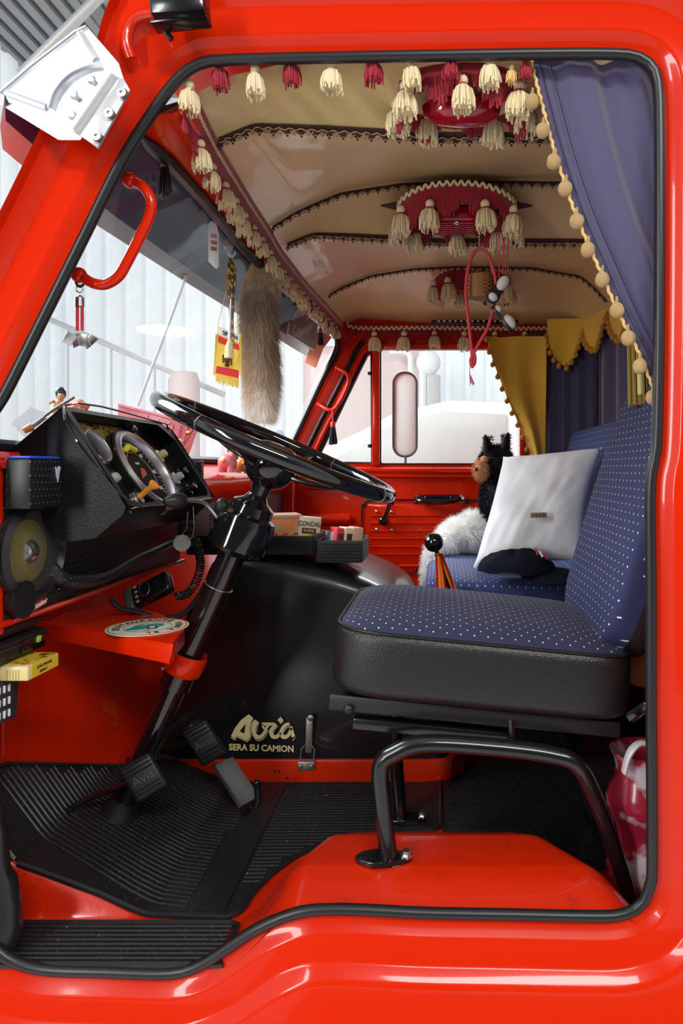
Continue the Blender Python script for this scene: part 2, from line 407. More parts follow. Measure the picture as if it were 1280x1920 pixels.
# a white van parked beyond the passenger side
van = thing('white_van', 'white van parked beyond the passenger side windows', 'van', (-0.2, 3.9, -1.1))
mb = MB()
prof = [(-1.75, -0.75), (-1.80, 0.55), (-1.6, 0.78), (-0.95, 0.86), (-0.35, 1.22), (0.05, 1.32), (0.55, 1.30), (0.60, -0.75)]
mb.prism([V((x, 3.55, z)) for x, z in prof], (0, 1.5, 0), bevel=0.06, seg=3); mb.build('body', WHITE_PAINT, van)
mb = MB(); mb.prism([V((x, 3.53, z)) for x, z in ((-0.82, 0.86), (-0.33, 1.16), (0.02, 1.24), (0.45, 1.22), (0.45, 0.86))], (0, 0.05, 0), bevel=0.01); mb.build('side_window', mat('tinted_van_glass', (0.50, 0.54, 0.52), 0.3), van)
mb = MB(); mb.tube(cr([(-0.95, 3.50, 0.90), (-0.75, 3.5, 0.885), (-0.5, 3.5, 0.84), (-0.30, 3.5, 0.80)], 6), 0.008, 6); mb.build('wiper', DARK, van)
mb = MB(); mb.box((-0.9, 3.5, 0.62), (0.16, 0.06, 0.07), bevel=0.02); mb.build('door_handle', VISOR_GREY, van)
# truck seen past the van: its mirror arms and pale cab side
tr = thing('parked_lorry', 'pale lorry cab with tall mirror arms seen through the passenger window', 'lorry', (-0.1, 5.0, -1.1))
mb = MB(); mb.box((-0.75, 6.2, 0.6), (1.3, 1.0, 3.0), bevel=0.12, seg=4)
mb.build('cab', mat('pale_pink_paint', (0.75, 0.60, 0.58), 0.4), tr)
mb = MB(); mb.tube(cr([P(730, 660, 5.5), P(765, 662, 5.5), P(770, 690, 5.5), P(772, 730, 5.5)], 5), 0.028, 8)
mb.tube([P(793, 660, 5.5), P(793, 880, 5.5)], 0.038, 8); mb.tube(cr([P(793, 705, 5.5), P(815, 708, 5.5), P(820, 725, 5.5), P(818, 825, 5.5), P(800, 838, 5.5), P(790, 835, 5.5)], 4), 0.017, 8); mb.build('mirror_arm', WHITE_PAINT, tr)
mb = MB(); mb.box(P(812, 745, 5.5), (0.14, 0.08, 0.45), bevel=0.03); mb.build('mirror', mat('pale_grey_plastic', (0.55, 0.56, 0.54), 0.5), tr)
mb = MB(); mb.ball(P(803, 680, 5.5), (0.12, 0.07, 0.125)); mb.build('headlamp', WHITE, tr)
# pinkish machine parts and a white wall lamp seen through the windscreen
mb = MB(); q = P(345, 695, 5.6); mb.lathe([(0, 0), (0.15, 0), (0.15, q.z+1.0), (0.12, q.z+1.08), (0, q.z+1.1)], (q.x, q.y, -1.1), n=20); tag(mb.build('steel_drum', mat('faded_pink_paint', (0.74, 0.64, 0.62), 0.6)), 'tall faded pink drum standing against the garage wall', 'drum')
mb = MB(); mb.lathe([(0, 0.03), (0.04, 0.03), (0.30, -0.01), (0.30, -0.02), (0, -0.02)], P(312, 618, 6.2), n=24); tag(mb.build('hanging_lamp', lamp_white()), 'round white lamp shade seen through the windscreen in the garage', 'lamp')

# ================================================================ THE CAB SHELL
# ---- driver's side wall: the outer skin around the open doorway
door_px = [(330, 140), (372, 112), (430, 104), (700, 98), (1000, 93), (1150, 93), (1200, 100), (1232, 125), (1243, 165), (1246, 260), (1246, 480), (1244, 700), (1240, 840), (1232, 880), (1228, 940), (1230, 1120), (1230, 1300), (1232, 1600), (1228, 1660), (1205, 1705), (1160, 1724), (1100, 1726), (960, 1723), (800, 1720), (680, 1714), (620, 1713), (560, 1719), (490, 1747), (430, 1786), (380, 1817), (320, 1833), (200, 1830), (90, 1826), (30, 1812), (-5, 1790), (-40, 1755), (-60, 1700), (-60, 1500), (-50, 1300), (-30, 1100), (-30, 900), (-38, 800), (0, 738), (75, 590), (150, 440), (225, 290), (290, 190)]
cont = resample(cr(PL(door_px, 0), 8, True)+[P(330, 140, 0)], 0.011)
cn = len(cont)
dens = []
for i in range(cn):
    t = (cont[(i+3) % cn]-cont[i-3]).normalized(); dens.append(V((-t.z, 0, t.x)))
cx_ = sum((p.x for p in cont))/cn; cz_ = sum((p.z for p in cont))/cn
if sum(d.dot(p-V((cx_, 0, cz_))) for d, p in zip(dens, cont)) < 0: dens = [-d for d in dens]
dmax = []
for p in cont:
    px = p.x*F/1.15+826; py = 880-(p.z-CZ)*F/1.15
    if py < 1000 and px < 300: d = 0.094
    elif py < 400 and px < 440: d = interp([(300, 0.094), (330, 0.118), (372, 0.19), (440, 0.6)], px)
    elif px < 300 and py < 1740: d = 0.30
    else: d = 0.6
    dmax.append(d)
ringdef = [(0.060, 0.07), (0.004, 0.02), (0.000, 0.006), (0.020, 0.000), (0.026, -0.008), (0.032, -0.010), (0.066, -0.014), (0.073, -0.018), (0.084, -0.034), (0.094, -0.038), (0.155, -0.040), (0.166, -0.050), (0.30, -0.055), (0.60, -0.06)]
rows = []
for off, y in ringdef: rows.append([p+d*min(off, m_)+V((0, y, 0)) for p, d, m_ in zip(cont, dens, dmax)])
rows.append([p+d*min(0.61, m_+0.002)+V((0, 0.10, 0)) for p, d, m_ in zip(cont, dens, dmax)])
mb = MB(); mb.grid(rows, closed_u=True)
wn = struct(mb.build('wall_near', RED, normals=False, ang=60))
# lower door post at the left edge, and the scalloped rubber on it
mb = MB(); mb.tube([P(-14, y, 0.03) for y in (858, 900, 1000, 1100, 1190)], [(0.016, 0.02)]*5, 12); mb.build('door_post', RED, wn)
mb = MB(); mb.tube(cr([P(-14, 1470, 0.03), P(-8, 1560, 0.03), P(0, 1650, 0.035), P(10, 1720, 0.03), P(-5, 1790, 0.02)], 5), [0.014]*5+[0.018]*5+[0.026]*6+[0.028]*5, 12); mb.build('hinge_boot', RUBBER, wn)
# bulge at the roof corner with the small hooked lip
mb = MB(); mb.tube(cr([P(246, 110, -0.03), P(238, 84, -0.035), P(240, 56, -0.035), P(256, 34, -0.035), P(290, 26, -0.035)], 5), 0.009, 10)
mb.build('roof_corner', RED_ORANGE_PEEL, wn)
# rubber seal round the doorway
mb = MB(); sp = [p+V((0, -0.004, 0))-d*0.010 for p, d in zip(cont, dens)]
mb.tube(sp[::2], (0.0095), 10, closed=True, flat=(0, 1, 0)); struct(mb.build('trim_1', RUBBER))
# black drip rail clip on the roof edge
mb = MB(); mb.box(P(338, 12, -0.07), (0.086, 0.04, 0.042), Matrix.Rotation(math.radians(-4), 3, 'Y'), 0.006); mb.box(P(340, 45, -0.06), (0.09, 0.03, 0.006), Matrix.Rotation(math.radians(-6), 3, 'Y'), 0.002)
mb.tube(cr([P(294, 0, -0.07), P(298, 30, -0.065), P(308, 55, -0.05), P(322, 74, -0.045)], 5), 0.005, 8)
tag(mb.build('hinge_bracket', BLACK), 'black folded metal bracket clamped on the roof edge at the top left corner', 'bracket')

# ---- far side wall with its door and windows
Y2 = 1.85
def rr_px(x0, y0, x1, y1, r=6):
    return [((x0+x1)/2+a, (y0+y1)/2+b) for a, b in rrect(x1-x0, y1-y0, r, 3)]
win_hole = rr_px(712, 655, 982, 871)
quart = [(689, 668), (697, 664), (698, 868), (594, 868), (592, 862)]
outer = [(640, 560), (1180, 560), (1180, 1250), (420, 1250), (470, 920), (528, 868), (548, 828), (612, 690), (634, 650), (640, 625)]
mb = MB(); mb.prism(PL(outer, Y2), (0, 0.03, 0), holes=[PL(win_hole, Y2), PL(quart, Y2)])
wf = struct(mb.build('wall_far', RED, smooth=False))
d1 = MB()
d1.prism([V((x, Y2-0.002, z)) for x, z in [(p.x, p.z) for p in PL([(553, 876), (900, 876), (990, 876), (990, 1225), (700, 1225), (553, 1000)], Y2)]], (0, -0.008, 0), bevel=0.004)
dr = struct(d1.build('door_1', RED))
mb = MB()      # pressed shapes of the door: shelf lip, long bosses, ribs
mb.tube([P(556, 882, Y2-0.012), P(985, 882, Y2-0.012)], (0.010, 0.012), 10)
mb.tube([P(560, 893, Y2-0.012), P(985, 893, Y2-0.012)], (0.016, 0.006), 10)
for x0, x1, y in ((567, 700, 908), (575, 662, 974)):
    mb.tube([P(x0, y, Y2-0.008), P(x0+6, y, Y2-0.016), P(x1-6, y, Y2-0.016), P(x1, y, Y2-0.008)], [0.012, 0.024, 0.024, 0.012], 14)
mb.build('pressed_panel', RED, dr)
mb = MB(); mb.prism(PL(rr_px(686, 944, 990, 1076, 8), Y2-0.012), (0, -0.004, 0), bevel=0.002)
acc = mb.build('access_panel', RED, dr)
mb = MB()
for y in (967, 981, 996, 1010, 1025, 1039): mb.tube([P(694, y, Y2-0.016), P(905, y, Y2-0.016)], 0.0042, 8)
mb.tube([P(748, 1061, Y2-0.014), P(905, 1061, Y2-0.014)], 0.008, 8); mb.build('rib', RED, acc)
mb = MB(); mb.tube(cr([P(905, 938, Y2-0.014), P(780, 937, Y2-0.014), P(700, 938, Y2-0.014), P(684, 942, Y2-0.014), P(678, 952, Y2-0.014), P(678, 1010, Y2-0.014), P(678, 1060, Y2-0.014)], 6), 0.0035, 8)
mb.tube([P(745, 1073, Y2-0.014), P(900, 1073, Y2-0.014)], 0.003, 6); mb.build('rubber_piping', RUBBER, dr)
for x, y in ((706, 959), (734, 960), (706, 993), (734, 994)):
    mb = MB(); mb.ball(P(x, y, Y2-0.018), (0.0075, 0.004, 0.0075), 10, 6); mb.build('screw', STEEL, dr)
for x, y in ((682, 946), (681, 1005), (779, 942), (875, 942), (780, 1068)):
    mb = MB(); mb.ball(P(x, y, Y2-0.018), (0.008, 0.005, 0.008), 10, 6); mb.build('rubber_plug', RUBBER, dr)
mb = MB(); mb.tube(cr([P(786, 935, Y2-0.02), P(792, 938, Y2-0.045), P(820, 941, Y2-0.05), P(848, 939, Y2-0.045), P(858, 934, Y2-0.02)], 5), (0.020, 0.012), 12)
for x in (798, 846): mb.ball(P(x, 933, Y2-0.05), 0.009, 10, 6)
mb.build('pull_handle', BLACK, dr)
mb = MB(); mb.box(P(822, 932, Y2-0.016), (0.21, 0.008, 0.02), bevel=0.002); mb.build('handle_plate', BLACK, dr)
mb = MB(); mb.box(P(866, 932, Y2-0.018), (0.022, 0.008, 0.02), bevel=0.002); mb.build('latch_plate', STEEL, dr)
mb = MB(); mb.ball(P(718, 977, Y2-0.03), (0.020, 0.014, 0.020)); mb.tube([P(719, 977, Y2-0.045), P(726, 958, Y2-0.05), P(731, 944, Y2-0.05)], [(0.010, 0.008), (0.008, 0.007), (0.010, 0.008)], 10)
mb.tube([P(730, 946, Y2-0.05), P(736, 944, Y2-0.09)], 0.007, 8); mb.build('window_crank', BLACK_GLOSS, dr)
mb = MB(); mb.box(P(549, 935, Y2-0.015), (0.009, 0.012, 0.30)); mb.build('door_seal', RUBBER, dr)
# glass and gaskets
w1 = MB(); w1.prism(PL(win_hole, Y2+0.012), (0, 0.004, 0)); w1 = struct(w1.build('window_2', GLASS_S, smooth=False))
mb = MB(); mb.tube(PL(rr_px(713, 655.5, 981, 870, 5), Y2+0.002), 0.0042, 6, closed=True); mb.build('window_gasket', RUBBER, w1)
w2 = MB(); w2.prism(PL(quart, Y2+0.012), (0, 0.004, 0)); w2 = struct(w2.build('window_3', GLASS_S, smooth=False))
mb = MB(); mb.tube([P(686, 664, Y2-0.004), P(592, 862, Y2-0.004)], 0.011, 8); mb.tube([P(696, 664, Y2), P(697, 867, Y2), P(592, 867, Y2)], 0.005, 6); mb.build('window_gasket', RUBBER, w2)
for y in (700, 836):
    mb = MB(); mb.box(P(693, y, Y2-0.004), (0.018, 0.014, 0.016), bevel=0.004); mb.build('window_catch', RUBBER, w2)
mb = MB(); mb.tube([P(x, y, Y2-0.006) for x, y in ((681, 640), (668, 655), (640, 712), (600, 790), (577, 838))], 0.011, 8); mb.tube([P(x, y, Y2-0.012) for x, y in ((676, 668), (640, 740), (598, 822))], 0.006, 8)
struct(mb.build('trim_2', RUBBER))
mb = MB(); mb.tube([P(x, y, Y2-0.018) for x, y in ((692, 652), (678, 664), (588, 850))], 0.010, 8); mb.build('pillar_fold', RED, wf)
mb = MB(); mb.box(P(704.5, 762, Y2-0.01), (0.034, 0.02, 0.52), bevel=0.006); mb.box(P(830, 650, Y2-0.008), (0.66, 0.018, 0.028), bevel=0.005)
mb.build('window_frame', RED, wf)
mb = MB(); mb.box(P(980, 762, Y2-0.01), (0.030, 0.02, 0.55), bevel=0.006); mb.build('rear_post', RED, wf)

# ---- windscreen: curved glass between the header and the dashboard
top_g = [(0.00, -0.545, 1.425), (0.13, -0.522, 1.422), (0.35, -0.518, 1.42), (0.62, -0.522, 1.418), (1.0, -0.508, 1.415), (1.41, -0.468, 1.415), (1.70, -0.452, 1.412), (1.80, -0.45, 1.40)]
bot_g = [(0.00, -0.83, 0.885), (0.13, -0.81, 0.882), (0.35, -0.825, 0.878), (0.62, -0.85, 0.874), (1.0, -0.86, 0.872), (1.41, -0.82, 0.872), (1.70, -0.74, 0.872), (1.80, -0.70, 0.872)]
def topg(y): return V((interp([(a, b) for a, b, c in top_g], y), y, interp([(a, c) for a, b, c in top_g], y)))
def botg(y): return V((interp([(a, b) for a, b, c in bot_g], y), y, interp([(a, c) for a, b, c in bot_g], y)))
ys = [.035+1.765*i/36 for i in range(37)]
mb = MB(); mb.grid([[topg(y).lerp(botg(y), t)+V((-0.012*math.sin(PI*t), 0, 0)) for y in ys] for t in [i/10 for i in range(11)]]); ws = struct(mb.build('window_1', GLASS_W, normals=False))
corner = cr([P(560, 845, 1.83), P(578, 760, 1.83), P(606, 706, 1.83), P(628, 662, 1.82), P(632, 640, 1.80), P(624, 618, 1.74), P(608, 598, 1.62)], 6)
seal = [botg(y)+V((0.008, 0, 0)) for y in ys[:-1]]+cr([botg(1.76)+V((0.008, 0, 0)), P(532, 862, 1.82), P(548, 832, 1.83), P(578, 768, 1.83), P(606, 708, 1.83), P(628, 664, 1.83), P(633, 640, 1.81), P(625, 618, 1.76), topg(1.58)+V((0.008, 0, 0))], 6)+[topg(y)+V((0.008, 0, 0)) for y in reversed(ys[:31])]
mb = MB(); mb.tube(seal, 0.0135, 8, closed=True); mb.build('window_gasket', RUBBER, ws)
# header between glass and headlining
def hx(y): return -0.430-0.030*(1-((y-0.92)/0.92)**2)
HZ = 1.465
ys = [0.004]+ys; mb = MB(); mb.grid([[V((hx(y)+0.01, y, HZ+0.02)) for y in ys], [V((hx(y)-0.004, y, HZ-0.012)) for y in ys], [V((hx(y)-0.02, y, HZ-0.022)) for y in ys], [topg(y)+V((0.004, 0, 0.004)) for y in ys]])
mb.grid([[V((hx(1.80)+0.01, 1.80, HZ+0.02)), P(700, 625, 1.84)], [topg(1.7)+V((0.01, 0.06, 0)), P(640, 640, 1.84)]])
struct(mb.build('trim_3', RED, normals=False))

# ---- headlining: three cross ribs with vaults between them
lowp = [(-.49, 1.45), (-.47, 1.455), (-.43, 1.472), (-.357, 1.502), (-.16, 1.49), (0, 1.478), (.3, 1.478), (.42, 1.478), (.52, 1.472), (.62, 1.455), (.70, 1.43)]
highp = [(-.49, 1.45), (-.47, 1.457), (-.44, 1.480), (-.376, 1.52), (-.263, 1.568), (-.1, 1.594), (.07, 1.601), (.34, 1.597), (.52, 1.566), (.576, 1.52), (.62, 1.47), (.70, 1.43)]
dk = [(1.15, 0.7), (1.20, 0.5), (1.32, 0.0), (1.79, 1.0), (1.92, 0.0), (2.55, 1.0), (3.0, 0.0)]
def ceil_z(x, y):
    t = interp(dk, y-CY)
    return interp(lowp, x)*(1-t)+interp(highp, x)*t
def ceil_s(x, y):
    return sum(ceil_z(x+dx, y+dy) for dx, dy in ((0, 0), (.012, 0), (-.012, 0), (0, .010), (0, -.010)))/5
xs = [-.485+1.185*i/90 for i in range(91)]; yy = [0.024+1.836*i/120 for i in range(121)]
mb = MB(); mb.grid([[V((x, y, ceil_s(x, y)+0.0016*noise.noise(V((x*9, y*9, 0))))) for x in xs] for y in yy])
struct(mb.build('ceiling', CREAM, normals=False))
mb = MB(); mb.box((0.1, 0.92, 1.66), (1.35, 1.98, 0.03), bevel=0.01); struct(mb.build('ceiling_roof', RED))

# ---- floor with the toe board rising to the front and the wheel arch hump
def sm(a, b, x):
    t = max(0, min(1, (x-a)/(b-a))); return t*t*(3-2*t)
def floor_z(x, y):
    z = 0
    if x < -0.55: z = 0.36*(-0.55-x)
    if x < -0.80: z += 0.64*(-0.80-x)
    z *= sm(0.114, 0.140, y)
    hy = interp([(0, 0.088), (0.03, 0.100), (0.06, 0.112), (0.09, 0.12), (0.19, 0.122), (0.22, 0.112), (0.245, 0.08), (0.27, 0.0)], y)
    # plan outline narrows with height, like a pressed steel arch
    e0 = interp([(0, -0.372), (0.12, -0.372), (0.2, -0.33), (0.27, -0.22)], y); e1 = interp([(0, 0.42), (0.1, 0.38), (0.2, 0.30), (0.27, 0.2)], y)
    return max(z, hy*sm(e0, e0+0.13, x)*(1-sm(e1-0.13, e1+0.03, x)))
xs = [-.98+1.70*i/150 for i in range(151)]; yy = [0.0+1.86*i/150 for i in range(0, 151)]
yy = sorted(set(yy+[0.01*i for i in range(31)]))
mb = MB(); mb.grid([[V((x, y, floor_z(x, y))) for x in xs] for y in yy]); struct(mb.build('floor', RED_WORN, normals=False, ang=60))
mb = MB(); mb.box((-0.97, 0.92, 0.42), (0.03, 1.86, 0.88), bevel=0); fw = struct(mb.build('wall_front', RED, smooth=False))
mb = MB()
mb.tube(cr([P(205, 1215, 0.75), P(222, 1260, 0.75), P(238, 1320, 0.75), P(240, 1345, 0.75), P(225, 1362, 0.75), P(190, 1358, 0.75), P(140, 1340, 0.75)], 6), 0.006, 8)
mb.build('pressed_rib', RED, fw)
# inner kick panel that turns towards the engine cover
mb = MB(); mb.prism([V((-0.93, 0.30, 0.02)), V((-0.745, 0.70, 0.0)), V((-0.745, 0.70, 0.42)), V((-0.93, 0.30, 0.52))], (-0.02, 0, 0), bevel=0.004); mb.build('kick_panel', RED, fw)
mb = MB(); mb.box((0.72, 0.92, 0.75), (0.03, 1.90, 1.55)); struct(mb.build('wall_back', mat('dark_trim_board', (0.02, 0.02, 0.03), 0.8)))

# ================================================================ FLOOR MATS
def mat_patch(name, poly, label, ribs, th=0.006, zoff=0.0, rim=True):
    """rubber mat laid on the floor: outline, raised rim, raised ribs"""
    t = thing(name, label, 'floor mat', (poly[0][0], poly[0][1], floor_z(*poly[0])+0.001))
    n = len(poly)
    def inside(x, y):
        c = False
        for i in range(n):
            (x1, y1), (x2, y2) = poly[i], poly[i-1]
            if (y1 > y) != (y2 > y) and x < (x2-x1)*(y-y1)/(y2-y1)+x1: c = not c
        return c
    st = 0.014; mb = MB(); ids = {}
    xs0, xs1 = min(p[0] for p in poly), max(p[0] for p in poly); ys0, ys1 = min(p[1] for p in poly), max(p[1] for p in poly)
    # strips between the outline's crossings, column by column
    cols = []
    x = xs0+1e-4
    while x < xs1:
        cr_ = sorted(y1+(y2-y1)*(x-x1)/(x2-x1) for (x1, y1), (x2, y2) in zip(poly, poly[1:]+poly[:1]) if (x1 > x) != (x2 > x))
        if len(cr_) >= 2: cols.append((x, cr_[0], cr_[-1]))
        x += st
    K = 60
    G = [[V((x, a+(b-a)*k/K, floor_z(x, a+(b-a)*k/K)+th+zoff)) for k in range(K+1)] for x, a, b in cols]
    mb.grid(G); mb.build('sheet', MAT_RUBBER, t, normals=False)
    if rim:
        path = resample([V((a, b, 0)) for a, b in poly+poly[:1]], 0.02)
        mb = MB(); mb.tube([V((p.x, p.y, floor_z(p.x, p.y)+th*0.7+zoff)) for p in path], 0.006, 6); mb.build('rim', RUBBER, t)
    mb = MB()
    for pts in ribs:
        pts = resample([V((a, b, 0)) for a, b in pts], 0.02); run = []
        for p in pts+[None]:
            if p is not None and inside(p.x, p.y): run.append(V((p.x, p.y, floor_z(p.x, p.y)+th+0.0005+zoff)))
            else:
                if len(run) > 2: mb.tube(run, 0.0026, 5)
                run = []
    o = mb.build('rib', MAT_RUBBER, t); o['kind'] = 'stuff'
    return t
edge = [(-.80, .142), (-.72, .142), (-.64, .140), (-.556, .132), (-.45, .125), (-.393, .122), (-.375, .15), (-.37, .20), (-.35, .26), (-.31, .33), (-.25, .38), (-.12, .42), (0.0, .44)]
ribs = []
for i in range(60):                                              # driver's side: ribs fan out towards the toe board
    y0 = 0.16+0.0135*i
    ribs.append([(-.93, y0+0.10+0.10*(i/60)), (-.75, y0+0.055), (-.60, y0+0.012), (-.475, y0-0.012)])
for i in range(60): ribs.append([(-.40, 0.135+0.0135*i), (-.10, 0.14+0.0135*i)])
fm = mat_patch('floor_mat', edge+[(0.0, .69), (-.75, .675), (-.92, .30), (-.93, .25), (-.93, .17)], 'black ribbed rubber mat covering the cab floor under the pedals', ribs)
mb = MB(); mb.prism([V((-.468, .14, .0072)), V((-.408, .14, .0072)), V((-.408, .66, .0072)), V((-.468, .66, .0072))], (0, 0, 0.002)); mb.build('plain_strip', RUBBER, fm)
mb = MB(); mb.box((-.452, .40, .0095), (.002, .50, .001)); mb.build('groove', DARK, fm)
ribs = [[(-.80, 0.012+0.0115*i), (-.33, 0.012+0.0115*i)] for i in range(8)]
mat_patch('step_mat', [(-.80, .0), (-.80, .106), (-.70, .106), (-.55, .106), (-.372, .106), (-.371, .06), (-.371, 0.0)], 'black ribbed rubber mat on the door step at the lower left', ribs, zoff=0.001)
mb = MB(); ribs = [[(0.0+0.02*i, .44), (0.0+0.02*i, 1.2)] for i in range(0)]
rm = thing('rear_mat', 'black studded rubber mat on the floor under the driver seat', 'floor mat', (0.3, 0.6, 0))
mb = MB(); mb.grid([[V((x, y, 0.005)) for x in (0.005, .2, .45, .70)] for y in (.275, .5, .9, 1.35)]); mb.build('sheet', MAT_RUBBER, rm, normals=False)
mb = MB()
for i in range(24):
    for j in range(16):
        x, y = 0.02+0.026*i+0.013*(j % 2), 0.30+0.036*j
        mb.box((x, y, 0.0062), (0.013, 0.004, 0.0015), Matrix.Rotation((PI/4 if (i+j) % 2 else -PI/4), 3, 'Z'))
o = mb.build('tread_studs', RUBBER, rm, smooth=False); o['kind'] = 'stuff'

# ================================================================ ENGINE COVER
ec = thing('engine_cover', 'large black engine cover between the seats on a red base', 'engine cover', (-0.35, 1.0, 0.0))
mb = MB()
prof = [(-.80, .062), (-.76, .30), (-.655, .54), (-.615, .594), (-.48, .598), (-.34, .574), (-.22, .538), (-.13, .490), (-.085, .425), (-.02, .25), (.03, .062)]
pf = cr([V((x, 0, z)) for x, z in prof], 5)
secs = []
for y, sc, dz in ((.680, 1.0, -.060), (.684, 1.0, -.035), (.694, 1.0, -.018), (.715, 1.0, -.005), (.75, 1.0, 0), (1.0, 1.0, .012), (1.25, 1, 0), (1.33, 1, -.02), (1.36, 1, -.06)):
    row = []
    for p in pf:
        k = sm(.35, .60, p.z)
        inset = -dz*0.9 if dz < 0 else 0
        x = p.x-inset*sm(-.25, .03, p.x)*0.9
        row.append(V((x, y+0.035*sm(.062, .60, p.z)*(1 if y < 1 else -1), p.z+dz*sm(.08, .5, p.z))))
    secs.append(row)
mb.grid(secs)
for r_ in (secs[0], secs[-1]): mb.bm.faces.new([mb.bm.verts.new(p) for p in r_])
mb.build('cover', mat('black_enamel', (0.006, 0.006, 0.007), 0.30, coat=0.35), ec, ang=50)
mb = MB(); mb.prism([V((-.81, .672, 0.0)), V((-.05, .672, 0)), V((.03, .685, 0)), V((.065, .73, 0)), V((.07, .80, 0)), V((.07, 1.4, 0)), V((-.81, 1.4, 0))], (0, 0, .064), bevel=0.006); base = mb.build('base_flange', RED_ORANGE_PEEL, ec)
for x, y in ((523, 1446), (538, 1458), (515, 1445)):
    mb = MB(); mb.ball(P(x, y, .671), (.0035, .0015, .0035), 8, 5); mb.build('screw_hole', DARK, ec)
lt = MB(); lt.box(P(579.5, 1378, .672), (.019, .008, .094), Matrix.Rotation(math.radians(2), 3, 'Y'), 0.003); lt.ball(P(582, 1346, .669), (.0095, .004, .009), 10, 6); la = lt.build('latch', WORN_STEEL, ec)
mb = MB(); mb.tube([P(571, 1398, .664), P(565, 1404, .664), P(563, 1424, .664), P(588, 1426, .664), P(589, 1404, .664), P(584, 1398, .664)], .0022, 6); mb.build('wire_loop', WORN_STEEL, la)
mb = MB(); mb.box(P(574, 1436, .668), (.046, .005, .024), bevel=0.003)
for x in (563, 583): mb.ball(P(x, 1437, .664), (.006, .003, .006), 8, 5)
mb.build('latch_plate', WORN_STEEL, la)
# lettering, drawn as pen strokes on the cover's side
YL = .676
def LP(x, y): return P(410+x/6.4, 1330+y/6.4, YL+0.0010)+V((0, 0.016*0, 0))
mb = MB(); nn = V((0, -1, 0)); u = 1.425e-3/6.4
A = [(362, 58), (415, 105), (385, 170), (372, 230), (378, 335), (338, 372), (222, 318), (212, 312), (195, 350), (148, 318), (165, 285), (200, 215), (270, 125)]
mb.prism([LP(*p) for p in A], (0, -0.001, 0), holes=[[LP(*p) for p in [(324, 168), (308, 292), (250, 264)]]])
mb.prism([LP(*p) for p in [(742, 88), (776, 126), (740, 162), (704, 130)]], (0, -0.001, 0))
for pts, wd in (([(458, 140), (425, 200), (420, 260), (435, 310), (475, 335), (515, 320), (550, 275), (575, 215), (600, 190)], [56, 54, 50, 48, 46, 44, 38, 34, 30]),
                ([(515, 176), (600, 176), (668, 178)], 34), ([(690, 180), (655, 215), (625, 262), (640, 315), (672, 333), (710, 318), (745, 270)], [36, 40, 46, 46, 46, 42, 34]),
                ([(848, 172), (800, 190), (765, 232), (748, 282), (768, 326), (800, 332), (835, 308), (862, 258), (872, 210)], [34, 40, 44, 46, 46, 46, 42, 38, 34]),
                ([(868, 205), (880, 270), (896, 330)], [34, 38, 44]), ([(525, 180), (535, 215), (550, 235)], [24, 26, 14])):
    stroke(mb, cr([LP(*p) for p in pts], 4), [w_*u for w_ in [interp(list(enumerate(wd)), k/4) for k in range(4*(len(pts)-1)+1)]] if isinstance(wd, list) else wd*u, nn)
for pts in ([(148, 338), (198, 368), (216, 326)], [(216, 326), (340, 388), (383, 348)], [(428, 125), (392, 185), (382, 240), (386, 330)], [(478, 165), (456, 230), (462, 270)], [(425, 345), (470, 375), (520, 365), (565, 320), (590, 250)], [(707, 205), (665, 250), (652, 285)], [(735, 172), (776, 142)], [(865, 200), (810, 225), (780, 270)], [(915, 340), (885, 375)]):
    stroke(mb, [LP(*p) for p in pts], 8*u, nn)
mb.build('emblem', LOGO, ec, smooth=False)
text('SERA SU CAMION', P(490, 1403, YL-0.001), (1, 0, -0.03), (0, 0, 1), .0235, LOGO, 'lettering', ec, bold=0.0007, squeeze=0.93)

# ================================================================ DASHBOARD
db = thing('dashboard', 'red dashboard with black studded lower panel along the windscreen', 'dashboard', (-0.80, 0.9, 0.55))
def strip(profile, y0, y1, n=10):
    return [[V((x, y0+(y1-y0)*i/n, z)) for x, z in profile] for i in range(n+1)]
mb = MB(); G = []
for i in range(31):
    y = 0.02+1.80*i/30
    b = botg(min(y, 1.80)); k = sm(.55, .75, y)
    xf = -.757+(.757-.655)*k; zt = .860-.040*k
    xb = min(b.x+0.01, xf-0.03)
    G.append([V((xb, y, b.z-.012)), V(((xb+xf)/2, y, (b.z+zt)/2)), V((xf-.02, y, zt+.002)), V((xf, y, zt-.006)), V((xf+.006, y, zt-.018)), V((xf+.004, y, zt-.035*k-.016)), V((xf-.012, y, zt-.05*k-.022))])
mb.grid(G); mb.build('top_panel', RED, db, normals=False, ang=60)
mb = MB(); mb.box((-.785, .43, .71), (.05, .83, .28), bevel=.006); mb.build('lower_panel', STUDDED, db)
mb = MB(); mb.box((-.70, 1.28, .70), (.05, 1.10, .15), bevel=.004); mb.build('grille', GRILLE, db)
mb = MB(); mb.tube([V((-.757, .005, .571)), V((-.757, .50, .571)), V((-.757, .86, .571))], .0065, 8); mb.build('lower_rail', RED, db)
mb = MB(); mb.tube(cr([P(92, 1062, .15), P(120, 1088, .17), P(165, 1090, .24), P(205, 1078, .33), P(248, 1052, .45), P(300, 1028, .6), P(335, 1010, .75)], 6), (.010, .014), 10)
mb.build('shelf_lip', STUDDED, db)
mb = MB(); mb.tube([V((-.80, .62, .858)), V((-.845, 1.2, .868)), V((-.80, 1.5, .868)), V((-.70, 1.78, .868))], .009, 8); mb.build('rubber_edge', RUBBER, db)
mb = MB(); mb.tube([P(548, 890, 1.80), P(548, 1000, 1.80)], .008, 6); mb.box((-.66, 1.80, .62), (.03, .05, .42)); mb.build('end_panel', RED, db)

